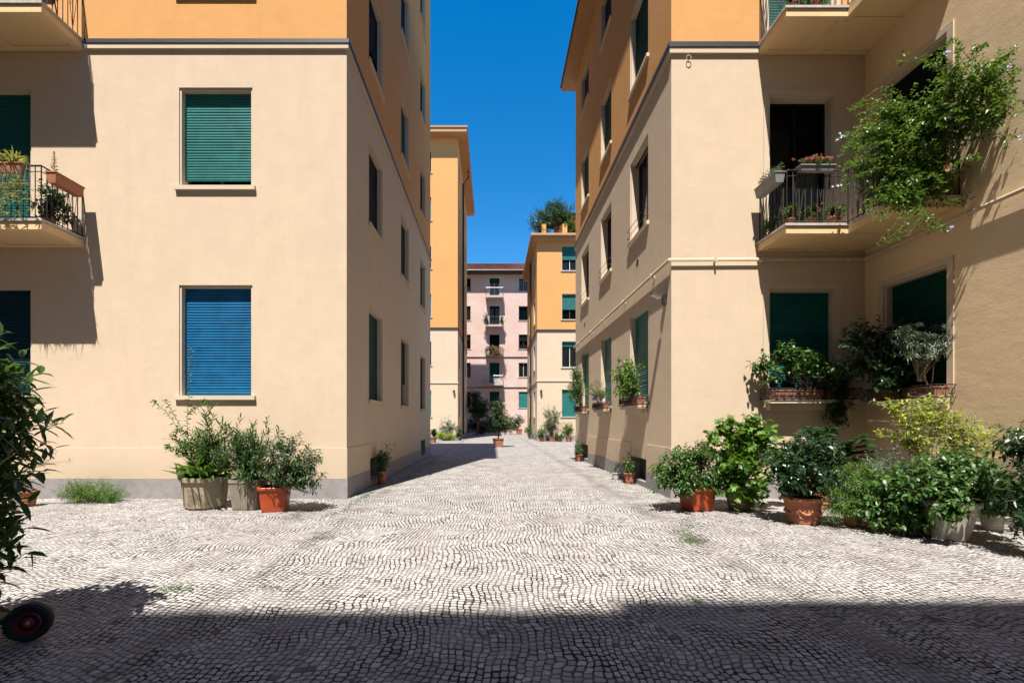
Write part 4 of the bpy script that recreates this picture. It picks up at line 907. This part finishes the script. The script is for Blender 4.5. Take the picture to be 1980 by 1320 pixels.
s_.tube([at(1797,752,7.3), at(1790,735,7.3), at(1787,715,7.3), at(1795,700,7.3), at(1792,680,7.3)], .009, 6); s_.tube([at(1797,752,7.3), at(1803,735,7.3), at(1805,710,7.3), at(1815,680,7.3)], .008, 6)
plantthing('window_planter', 'silvery olive-like shrub in terracotta box at the near end of the shelf', 'planter', (6.9,7.4,1.83), trough(6.80,7.02,7.08,7.64,1.832,2.0), 'terracotta', [('foliage','olive',f1),('stems','palestem',s_)])
f1, s_, f2 = MB(), MB(), MB()
cloud(f1, s_, (3.25,10.65,2.0), [((3.16,10.62,2.45),(.26,.58,.36),90), ((3.12,10.9,2.60),(.24,.36,.3),40), ((3.14,10.5,2.15),(.22,.5,.22),40)], .07, .034, 'oval', per=9, tw=.22, up=.4, stems=.3)
plantthing('window_planter', 'bushy yellow-green shrub on the nearest window shelf of the alley side', 'planter', (3.27,10.65,1.83), trough(3.17,3.355,10.1,11.2,1.832,2.0), 'terracotta', [('foliage','jasmine',f1),('stems','wood',s_)])
f1, s_, f2 = MB(), MB(), MB()
for i in range(20):
    a = i*2.4; r = R.uniform(.3,.55); frond(f1, s_, (3.24,13.7,2.05), (3.12+.32*math.cos(a), 13.7+.8*r*math.sin(a)*1.6, 2.05+R.uniform(.15,.62)), 16, .13, .014, .35, 'small', .006, .15)
cloud(f2, s_, (3.2,13.9,2.0), [((3.14,14.0,2.2),(.12,.25,.12),14)], .04, .04, 'small', per=8, tw=.1)
plantthing('window_planter', 'small sago palm with purple flowers on the middle alley window shelf', 'planter', (3.27,13.7,1.83), trough(3.17,3.355,13.2,14.3,1.832,2.0), 'terracotta', [('foliage','jasmine',f1),('blossom','purple',f2),('stems','stem',s_)])
f1, s_ = MB(), MB()
cloud(f1, s_, (3.25,16.8,2.0), [((3.10,16.8,2.55),(.28,.55,.55),80), ((3.08,16.9,3.1),(.2,.35,.35),26)], .13, .024, 'oval', per=12, tw=.3, up=.9, spread=.6, stems=.3)
plantthing('window_planter', 'tall dark upright plant on the farthest alley window shelf', 'planter', (3.27,16.8,1.83), trough(3.17,3.355,16.3,17.4,1.832,2.0), 'terracotta', [('foliage','midgreen',f1),('stems','wood',s_)])

# ---- balcony of the right block
f1, s_, f2, f3 = MB(), MB(), MB(), MB(); b0 = Vector((6.8, 7.1, 4.9))
cloud(f1, s_, b0, [Bp(1750,300,7.0,(.54,.38,.40),218), Bp(1800,240,6.9,(.42,.35,.36),123), Bp(1860,225,6.5,(.36,.3,.34),95), Bp(1905,165,6.3,(.30,.3,.34),75), Bp(1845,170,6.6,(.34,.3,.22),47),
     Bp(1790,350,6.85,(.45,.28,.26),123), Bp(1690,320,7.1,(.30,.25,.15),47), Bp(1690,265,7.1,(.34,.25,.20),56), Bp(1740,385,6.85,(.34,.2,.10),47), Bp(1730,210,7.0,(.30,.25,.14),37), Bp(1925,220,6.15,(.14,.25,.26),37), Bp(1700,372,7.1,(.28,.25,.14),37)],
     .050, .032, 'small', per=11, tw=.26, up=.2, stems=.10, sr=.004, droop=.3)
for pts in ([(1760,215),(1700,190),(1640,214)], [(1760,230),(1710,205),(1655,222)], [(1720,250),(1660,262),(1622,300)], [(1720,270),(1670,290),(1640,330)], [(1850,170),(1848,120),(1862,86)], [(1850,150),(1815,115),(1735,112)], [(1850,160),(1825,130),(1790,128)],
            [(1880,150),(1885,105),(1905,98)], [(1900,150),(1930,120),(1945,108)], [(1900,140),(1955,135),(1975,150)], [(1900,220),(1940,215),(1972,200)], [(1870,240),(1920,262),(1966,268)], [(1880,190),(1870,150),(1840,110)],
            [(1735,395),(1780,400),(1835,442)], [(1745,400),(1745,430),(1712,462)], [(1755,400),(1770,425),(1742,465)], [(1770,405),(1800,425),(1815,440)], [(1740,380),(1800,378),(1880,386)], [(1750,385),(1820,388),(1860,392)],
            [(1700,330),(1650,350),(1622,358)], [(1700,300),(1650,318),(1628,322)], [(1830,330),(1870,300),(1890,306)], [(1690,240),(1650,256),(1625,268)], [(1870,130),(1830,100),(1835,82)], [(1740,400),(1700,420),(1665,400)]):
    D0 = 6.85 if pts[0][0] < 1800 else 6.4
    if pts[0][1] > 390: D0 = 6.8
    P_ = [at(a, b, D0 - .12*k) for k, (a, b) in enumerate(pts)]
    for q in range(3): shoot(f1, s_, [v + Vector((R.gauss(0,.045), R.gauss(0,.06), R.gauss(0,.045))) for v in P_], .048, .030, 30, 'small', .0035)
def bloom(mb, c, r, n=9):
    for i in range(n):
        a = i*6.28/n; mb.leaf(c, Vector((math.cos(a), -.5, math.sin(a))), r, r*.8, 'oval', Vector((0,-1,0)), 0)
def clip_off(f): SOLID.clear()
for q in ((1965,268,6.1),(1835,443,6.55),(1625,262,6.6),(1620,357,6.6),(1828,104,6.1),(1950,136,6.1)):
    for k in range(5): bloom(f2, at(*q)+Vector((R.gauss(0,.03),R.gauss(0,.03),R.gauss(0,.03))), .024, 5)
bloom(f3, at(1828,327,6.5), .062, 10)
cl = plantthing('climber', 'big flowering climber sprawling over the near end of the right balcony', 'climbing plant', b0, trough(6.55,7.0,7.0,7.3,4.845,5.1), 'terracotta', [('foliage','jasmine',f1),('blossom','lilac',f2),('bloom','pinkfl',f3),('stems','stem',s_)])
f1, s_, f2 = MB(), MB(), MB()
cloud(f1, s_, (5.5,7.84,5.8), [((5.50,7.84,5.86),(.32,.10,.08),26)], .04, .024, 'small', per=8, tw=.08, stems=0)
cloud(f2, s_, (5.5,7.84,5.8), [((5.50,7.84,5.92),(.30,.08,.04),32)], .026, .020, 'small', per=7, tw=.06, stems=0)
plantthing('flower_box', 'long box of pink flowers hung on top of the right balcony railing', 'flower box', (5.5,7.84,5.62), trough(5.22,5.80,7.78,7.90,5.70,5.80), 'grey_box', [('foliage','midgreen',f1),('blossom','pinkfl',f2),('stems','stem',s_)])
f1, s_ = MB(), MB(); cloud(f1, s_, (4.96,8.2,5.75), [((4.96,8.2,5.84),(.09,.32,.08),26)], .045, .018, 'small', per=8, tw=.1, stems=0)
plantthing('flower_box', 'grey flower box with small herbs hung outside the left end of the right balcony', 'flower box', (4.96,8.2,5.58), trough(4.87,5.04,7.92,8.55,5.58,5.76), 'grey_box', [('foliage','olive',f1),('stems','stem',s_)])
for (x, y, lab, fm, fl, ww) in ((6.02,8.12,'bushy red-flowered pot plant on the balcony floor by the corner post','midgreen','redfl',.24), (5.62,8.15,'low pot of small red flowers in the middle of the right balcony floor','midgreen','redfl',.2), (5.28,8.2,'leafy green plant on the balcony floor behind the left railing','jasmine',None,.22)):
    f1, s_, f2 = MB(), MB(), MB(); zt = 4.842
    cloud(f1, s_, (x,y,zt+.2), [((x,y,zt+.30),(.18,.16,.12),34)], .055, .028, 'small', per=9, tw=.12, stems=.4)
    if fl: cloud(f2, s_, (x,y,zt+.2), [((x,y-.05,zt+.33),(.2,.16,.12),9)], .03, .03, 'small', per=4, tw=.05, stems=0)
    plantthing('potted_plant', lab, 'potted plant', (x,y,zt), round_pot((x,y,zt), ww, .2, False), 'terracotta', [('foliage',fm,f1),('blossom',fl or 'redfl',f2),('stems','stem',s_)])
f1, s_ = MB(), MB(); cloud(f1, s_, (5.1,8.4,4.9), [((5.14,8.42,5.02),(.10,.22,.2),40)], .05, .03, 'small', per=8, tw=.12, stems=.3)
plantthing('potted_plant', 'trailing green plant in the wall corner of the right balcony', 'potted plant', (5.16,8.45,4.842), round_pot((5.16,8.45,4.842), .18, .15, False), 'terracotta', [('foliage','midgreen',f1),('stems','stem',s_)])
for k, (x, lab) in enumerate(((5.28,'left pot of trailing greenery on the upper right balcony'), (5.62,'right pot of trailing greenery on the upper right balcony'))):
    f1, s_ = MB(), MB(); zt = 8.557
    cloud(f1, s_, (x,8.05,zt+.15), [((x,8.05,zt+.26),(.2,.14,.14),36)], .05, .03, 'small', per=9, tw=.14, stems=.4)
    plantthing('potted_plant', lab, 'potted plant', (x,8.05,zt), round_pot((x,8.05,zt), .22, .18, False), 'terracotta', [('foliage','jasmine',f1),('stems','stem',s_)])
tb = thing('balcony_table', (6.35, 7.75, 4.842), 'dark folding metal table behind the climber on the right balcony', 'table')
s = MB(); s.lathe((6.35,7.6,4.842), [(0,.60),(.24,.60),(.25,.61),(.25,.625),(0,.63)], 24); s.build('table_top', M['iron'], tb)
for k in range(3):
    a = k*2.09; s = MB(); s.bar((6.35+.03*math.cos(a),7.6+.03*math.sin(a),4.842+.6), (6.35+.22*math.cos(a),7.6+.22*math.sin(a),4.845), .010); s.build('leg', M['iron'], tb)

# ---- balcony of the left block
f1, s_ = MB(), MB()
for cx_, n in ((-8.55, 130), (-8.22, 110), (-8.95, 60)):
    for i in range(n):
        a = R.uniform(0, 6.28); f1.leaf(Vector((cx_+R.gauss(0,.05), 7.87+R.gauss(0,.03), 5.86)), Vector((math.cos(a), math.sin(a)*.6, R.uniform(.3,1.6))), R.uniform(.28,.52), .020, 'strap', droop=R.uniform(.3,.9))
for k in range(44):
    x = R.uniform(-8.95, -7.85); z = R.uniform(4.95, 5.5); p0 = Vector((x, 7.82, 5.85)); p1 = Vector((x+R.gauss(0,.06), 7.80, z))
    s_.tube([p0, p0.lerp(p1,.5)+Vector((0,-.05,0)), p1], .003, 3, False)
    for q in (p1, p0.lerp(p1,.6)):
        for i in range(9): a = R.uniform(0,6.28); f1.leaf(q, Vector((math.cos(a),math.sin(a),R.uniform(-.2,.9))), R.uniform(.07,.14), .010, 'strap', droop=.6)
plantthing('spider_plant', 'pale spider plants trailing from boxes on the left balcony railing', 'hanging plant', (-8.5,7.86,5.7), trough(-9.1,-8.0,7.79,7.91,5.68,5.84), 'terracotta', [('foliage','spider',f1),('stems','palestem',s_)])
f1, s_, f2 = MB(), MB(), MB()
for k in range(40):
    z = 5.86 + .36*k/40; a = k*2.4; f1.leaf(Vector((-7.73, 8.12, z)), Vector((math.cos(a), math.sin(a), .7)), .10*(1-k/48), .02, 'small')
s_.bar((-7.73,8.12,5.75),(-7.73,8.12,6.22),.005)
for k in range(12): f2.leaf(Vector((-7.73+R.gauss(0,.03), R.uniform(8.2,8.5), 5.8)), rnd_dir()+Vector((.5,0,.6)), .09, .014, 'small')
plantthing('flower_box', 'terracotta box with a small reddish conifer hung outside the left balcony end', 'flower box', (-7.66,8.26,5.6), trough(-7.745,-7.57,7.98,8.54,5.60,5.79), 'terracotta', [('conifer','redplant',f1),('foliage','dry',f2),('stems','wood',s_)])
f1, s_ = MB(), MB(); cloud(f1, s_, (-8.0,8.3,5.1), [((-7.93,8.3,5.35),(.12,.34,.34),70)], .07, .04, 'oval', per=8, tw=.16, up=.3, stems=.3)
plantthing('potted_plant', 'dark bushy plant pressed against the side railing of the left balcony', 'potted plant', (-8.0,8.3,4.93), round_pot((-8.0,8.3,4.93), .24, .2, False), 'terracotta', [('foliage','darkgreen',f1),('stems','wood',s_)])

# ---- far plants
c = (.34, 26.6, 0); f1, s_ = MB(), MB()
s_.tube([(c[0],c[1],.4),(c[0]+.03,c[1],.9),(c[0]-.02,c[1],1.5),(c[0]+.02,c[1],2.3)], [.05,.045,.03,.015], 7)
cloud(f1, s_, (c[0],c[1],.9), [((c[0]-.05,c[1],2.15),(.42,.38,.50),110), ((c[0],c[1],1.5),(.74,.6,.45),190), ((c[0]+.45,c[1],1.05),(.42,.4,.26),45), ((c[0]-.38,c[1],1.15),(.3,.35,.25),26), ((c[0]+.15,c[1],2.6),(.14,.12,.2),10)], .10, .035, 'small', per=14, tw=.3, up=.1, stems=.4, sr=.01)
plantthing('potted_tree', 'small green tree in a terracotta pot alone in the middle of the alley', 'potted tree', c, sq_pot(c, .62, .48, .1), 'terracotta', [('crown','azalea',f1),('trunk','wood',s_)], soil=disc(c,.25,.42))
def shrub(name, label, c, blobs, fm, L, W, per=12, tw=.3, pot=None, potm='terracotta', kind='small', cat='shrub', group=None, up=.4):
    f1, s_ = MB(), MB(); cloud(f1, s_, (c[0],c[1],c[2]+(.25 if pot else .02)), blobs, L, W, kind, per=per, tw=tw, up=up, stems=.3, sr=.009)
    return plantthing(name, label, cat, c, pot, potm, [('foliage',fm,f1),('stems','wood',s_)], group=group)
D_ = 35.6; q = at(868,825,D_)
shrub('shrub', 'pale airy shrub against the corner of the far left block', (q.x,q.y,0), [Bp(868,824,D_,(.72,.45,.60),70), Bp(862,832,D_,(.5,.4,.4),40)], 'olive', .11, .035)
q = at(858,843,35.2); shrub('shrub', 'low bright green bushes at the foot of the far left wall', (q.x,q.y,0), [Bp(852,842,35.2,(.42,.35,.32),50), Bp(870,845,35.2,(.5,.35,.28),60)], 'lime', .11, .04)
q = at(889,838,35.4); shrub('shrub', 'dark shrub in a pot at the corner below the downpipe', (q.x,q.y,0), [Bp(887,838,35.4,(.28,.35,.5),46)], 'darkgreen', .10, .04)
f1, s_ = MB(), MB(); c = at(838,850,32); c.z = 0
for i in range(34): a = R.uniform(0,6.28); f1.leaf(Vector((c.x,c.y,.3+R.random()*.5)), Vector((math.cos(a),math.sin(a),R.uniform(.3,1.4))), R.uniform(.4,.6), .14, 'strap', droop=.3)
plantthing('agave', 'dark broad-leaved agave peeping out behind the left block', 'plant', c, round_pot(c, .5, .38, False), 'terracotta', [('foliage','darkgreen',f1)])
q = at(1068,820,34.0); shrub('shrub', 'tall reddish-green oleander in front of the far right block', (q.x,q.y,0), [Bp(1068,805,34.0,(.72,.5,.75),80), Bp(1062,825,34.0,(.6,.45,.5),50)], 'azalea', .13, .03, pot=sq_pot((q.x,q.y,0),.55,.35), group=None)
q = at(1048,842,33.8); shrub('shrub', 'small dark bush in a pot at the corner of the far right block', (q.x,q.y,0), [Bp(1047,838,33.8,(.36,.35,.42),60)], 'midgreen', .09, .035, pot=round_pot((q.x,q.y,0),.4,.3,False))
q = at(1082,842,33.4); shrub('shrub', 'low green plants beside the tall oleander', (q.x,q.y,0), [Bp(1080,845,33.4,(.4,.3,.25),50)], 'midgreen', .09, .03, pot=round_pot((q.x,q.y,0),.35,.25,False))
q = at(1100,840,33.4); shrub('shrub', 'bright green bush in a terracotta pot under the far green shutter', (q.x,q.y,0), [Bp(1099,832,33.4,(.48,.4,.55),80)], 'maple', .10, .04, pot=round_pot((q.x,q.y,0),.5,.38,False))
def tree(label, c, h, blobs, fm, L, W, per=16, tw=.6):
    f1, s_, tr_ = MB(), MB(), MB()
    tr_.tube([c, (c[0]+.08,c[1],c[2]+h*.35), (c[0]-.05,c[1],c[2]+h*.7), (c[0],c[1],c[2]+h)], [.14,.11,.08,.04], 9)
    cloud(f1, s_, (c[0],c[1],c[2]+h*.4), blobs, L, W, 'small', per=per, tw=tw, up=.3, stems=.3, sr=.02)
    return plantthing('tree', label, 'tree', c, None, foliage=[('crown',fm,f1),('limbs','wood',s_),('trunk','wood',tr_)])
q = at(922,790,49.0); tree('dark green tree beside the far end of the left row', (q.x,q.y,0), 3.2, [((q.x,q.y,3.1),(1.1,1.0,1.2),120), ((q.x+.5,q.y,2.6),(.9,.8,.9),70), ((q.x-.2,q.y,4.2),(.6,.6,.6),36)], 'darkgreen', .18, .075)
q = at(930,830,52.0); shrub('hedge', 'dark low hedge beneath the tree before the pink block', (q.x,q.y,0), [((q.x+dx,52,1.0),(.9,.6,.95),80) for dx in (-1.2,-.2,.8,1.6)], 'darkgreen', .15, .07, cat='hedge')
q = at(1002,822,52.5); shrub('shrub', 'rosy brown shrub in a pot before the pink block', (q.x,q.y,0), [((q.x-.1,q.y,1.5),(.9,.7,.75),100), ((q.x-.6,q.y,.9),(.6,.5,.5),50)], 'azalea', .15, .05, pot=sq_pot((q.x+.1,q.y,0),.7,.6))
q = at(1036,838,36); shrub('shrub', 'small potted green at the side of the far right block', (3.1,38.5,0), [((3.05,38.5,.7),(.3,.4,.45),40)], 'midgreen', .1, .04)
rz = DT+.55
SOLID_ = SOLID[:]; SOLID[:] = [x for x in SOLID if x[5] != DT]
tree('large dark oleander tree on the roof terrace', (4.9, 35.75, rz), 1.8, [((4.6,35.7,rz+1.75),(1.15,.8,1.05),150), ((3.7,35.5,rz+.95),(1.0,.7,.75),90), ((5.6,35.9,rz+1.7),(.9,.8,1.1),90), ((5.0,35.6,rz+2.5),(.5,.5,.5),26)], 'azalea', .16, .045)
f1, s_ = MB(), MB(); c = Vector((6.1, 35.3, rz)); cloud(f1, s_, c, [((6.15,35.3,rz+.6),(.65,.4,.65),90)], .12, .05, 'small', per=12, tw=.3, stems=.3)
plantthing('shrub', 'light green shrub by the terrace parapet at the right', 'shrub', c, None, foliage=[('foliage','midgreen',f1),('stems','wood',s_)])
SOLID[:] = SOLID_
f1, s_ = MB(), MB(); cloud(f1, s_, (.25,57.1,9.9), [((.25,57.0,10.3),(1.25,.2,.5),140), ((.7,56.95,9.8),(.8,.15,.4),60)], .14, .05, 'small', per=9, tw=.35, stems=.1)
plantthing('climber', 'dried vines wrapped around the third balcony of the pink block', 'climbing plant', (.25,57.2,9.79), None, foliage=[('foliage','dry',f1),('stems','wood',s_)])
f1, s_ = MB(), MB(); cloud(f1, s_, (-.6,57.3,13.6), [((-.8,57.2,14.1),(.35,.3,.7),60), ((1.2,57.2,14.0),(.25,.25,.6),36)], .13, .05, 'small', per=10, tw=.3, stems=.3)
plantthing('potted_plant', 'thin green plants at both ends of the second balcony from the top', 'potted plant', (-.6,57.4,13.51), round_pot((-.6,57.5,13.51),.35,.3,False), 'terracotta', [('foliage','azalea',f1),('stems','wood',s_)])
ac = thing('air_conditioner', (.55,57.3,6.21), 'white air conditioning unit on the lowest balcony of the pink block', 'air conditioner')
s = MB(); s.box(.1,1.0,57.15,57.5,6.23,6.85); s.build('casing', M['white'], ac)
s = MB(); s.tube([Vector((.4+.22*math.cos(t),57.14,6.54+.22*math.sin(t))) for t in [i*math.pi/8 for i in range(17)]], .02, 5, False); s.build('fan_guard', M['iron'], ac)
# ---- wall lamps
wl = thing('wall_light', (BX-.02, 9.02, 3.82), 'small white security light near the corner of the right block', 'wall light')
o_ = at(1286, 574, 8.98)
s = MB(); s.box(BX-.06, BX-.001, 8.95, 9.06, 3.74, 3.92); s.bar((BX-.05,9.0,3.86),(BX-.15,8.98,3.86),.012); s.build('bracket', M['iron'], wl)
s = MB(); s.hexa([(BX-.30,8.88,3.93),(BX-.10,8.88,3.84),(BX-.10,9.05,3.84),(BX-.30,9.05,3.93),(BX-.29,8.88,3.96),(BX-.09,8.88,3.87),(BX-.09,9.05,3.87),(BX-.29,9.05,3.96)]); s.build('lamp_head', M['iron'], wl)
s = MB(); s.hexa([(BX-.29,8.89,3.915),(BX-.12,8.89,3.838),(BX-.12,9.04,3.838),(BX-.29,9.04,3.915),(BX-.29,8.872,3.955),(BX-.11,8.872,3.868),(BX-.11,9.04,3.846),(BX-.29,9.04,3.925)]); s.build('lens', M['lampwhite'], wl)
for x_, y_, lab in (((878-HX)*CY0/F, CY0, 'small dark lamp on the cream wall of the far left block'), ((1046-HX)*DY0/F, DY0, 'small dark lamp on the cream wall of the far right block')):
    z_ = EYE + (HY-757)*y_/F; l_ = thing('wall_lamp', (x_,y_-.05,z_), lab, 'lamp', 'dark lamps on the far blocks')
    s = MB(); s.lathe((x_,y_-.14,z_), [(.0,-.14),(.06,-.12),(.09,.05),(.10,.06),(.02,.14),(0,.14)], 12); s.build('lamp_shade', M['iron'], l_)
    s = MB(); s.box(x_-.03, x_+.03, y_-.10, y_-.001, z_+.0, z_+.06); s.build('bracket', M['iron'], l_)
# ---- weeds in the joints, fallen leaves
def patch(mb, x0, y0, x1, y1, n, wdt, L=.022):
    n = int(n*1.5); wdt *= 1.3
    for i in range(n):
        t = R.random(); k = R.gauss(0, wdt); x = x0+(x1-x0)*t+k; y = y0+(y1-y0)*t+R.gauss(0,wdt)
        if inside(Vector((x,y,.05))): continue
        for j in range(2): a = R.uniform(0,6.28); _leaf(mb, Vector((x+R.gauss(0,.012),y+R.gauss(0,.012),.002)), Vector((math.cos(a),math.sin(a),R.uniform(.4,1.5))), L*R.uniform(.5,1.3), .008, 'small', droop=.3)
s = MB()
g0 = lambda px, py: at(px, py, F*EYE/(py-HY))[:2]
for (a, b, n, wd) in (((720,950),(640,1000),330,.05), ((745,930),(700,965),160,.03), ((1330,1005),(1335,1052),260,.06), ((1330,1040),(1345,1050),120,.05), ((600,985),(560,1010),130,.08), ((320,1135),(370,1138),90,.05), ((600,1040),(640,1040),70,.05), ((510,1135),(540,1140),40,.04), ((1345,1160),(1350,1165),30,.02)):
    A, B = g0(*a), g0(*b); patch(s, A[0], A[1], B[0], B[1], n, wd)
patch(s, AX+.05, AY0, AX+.05, AY1, 260, .025); patch(s, BX-.06, BY0, BX-.06, BY1, 260, .03); patch(s, -9, AY0-.04, AX, AY0-.04, 160, .02)
o = s.build('weeds', M['midgreen']); tag(o, 'thin weeds growing in the paving joints and along the plinths', 'weeds', kind='stuff')
s = MB()
for i in range(420):
    z = R.random()
    if z < .55: px, py = R.gauss(1500, 150), R.gauss(1010, 22)
    elif z < .8: px, py = R.gauss(480, 90), R.gauss(995, 15)
    else: px, py = R.uniform(300, 1700), R.uniform(900, 1200)
    if py < 880: continue
    x, y = g0(px, py)
    if inside(Vector((x,y,.05))): continue
    a = R.uniform(0,6.28); _leaf(s, Vector((x,y,.006)), Vector((math.cos(a),math.sin(a),.15)), R.uniform(.02,.05), .018, 'small', droop=.1)
o = s.build('fallen_leaves', M['dry']); tag(o, 'dry fallen leaves scattered on the paving round the pots', 'leaves', kind='stuff')
ch = thing('balcony_chair', (-8.1, 8.25, 8.648), 'dark curved iron chair behind the railing of the upper left balcony', 'chair')
zc = 8.648
s = MB(); s.lathe((-8.1,8.25,zc+.44), [(0,0),(.19,0),(.20,.012),(.19,.025),(0,.03)], 20); s.build('seat', M['iron_brown'], ch)
s = MB(); s.tube([(-7.93,8.12,zc+.45),(-7.90,8.10,zc+.75),(-7.90,8.25,zc+.92),(-7.90,8.40,zc+.75),(-7.93,8.38,zc+.45)], .012, 6); s.tube([(-7.92,8.18,zc+.5),(-7.90,8.25,zc+.85),(-7.92,8.32,zc+.5)], .008, 5); s.build('backrest', M['iron_brown'], ch)
for dx, dy in ((-.13,-.13),(.13,-.13),(-.13,.13),(.13,.13)):
    s = MB(); s.bar((-8.1+dx,8.25+dy,zc+.44),(-8.1+dx*1.35,8.25+dy*1.35,zc),.011); s.build('leg', M['iron_brown'], ch)
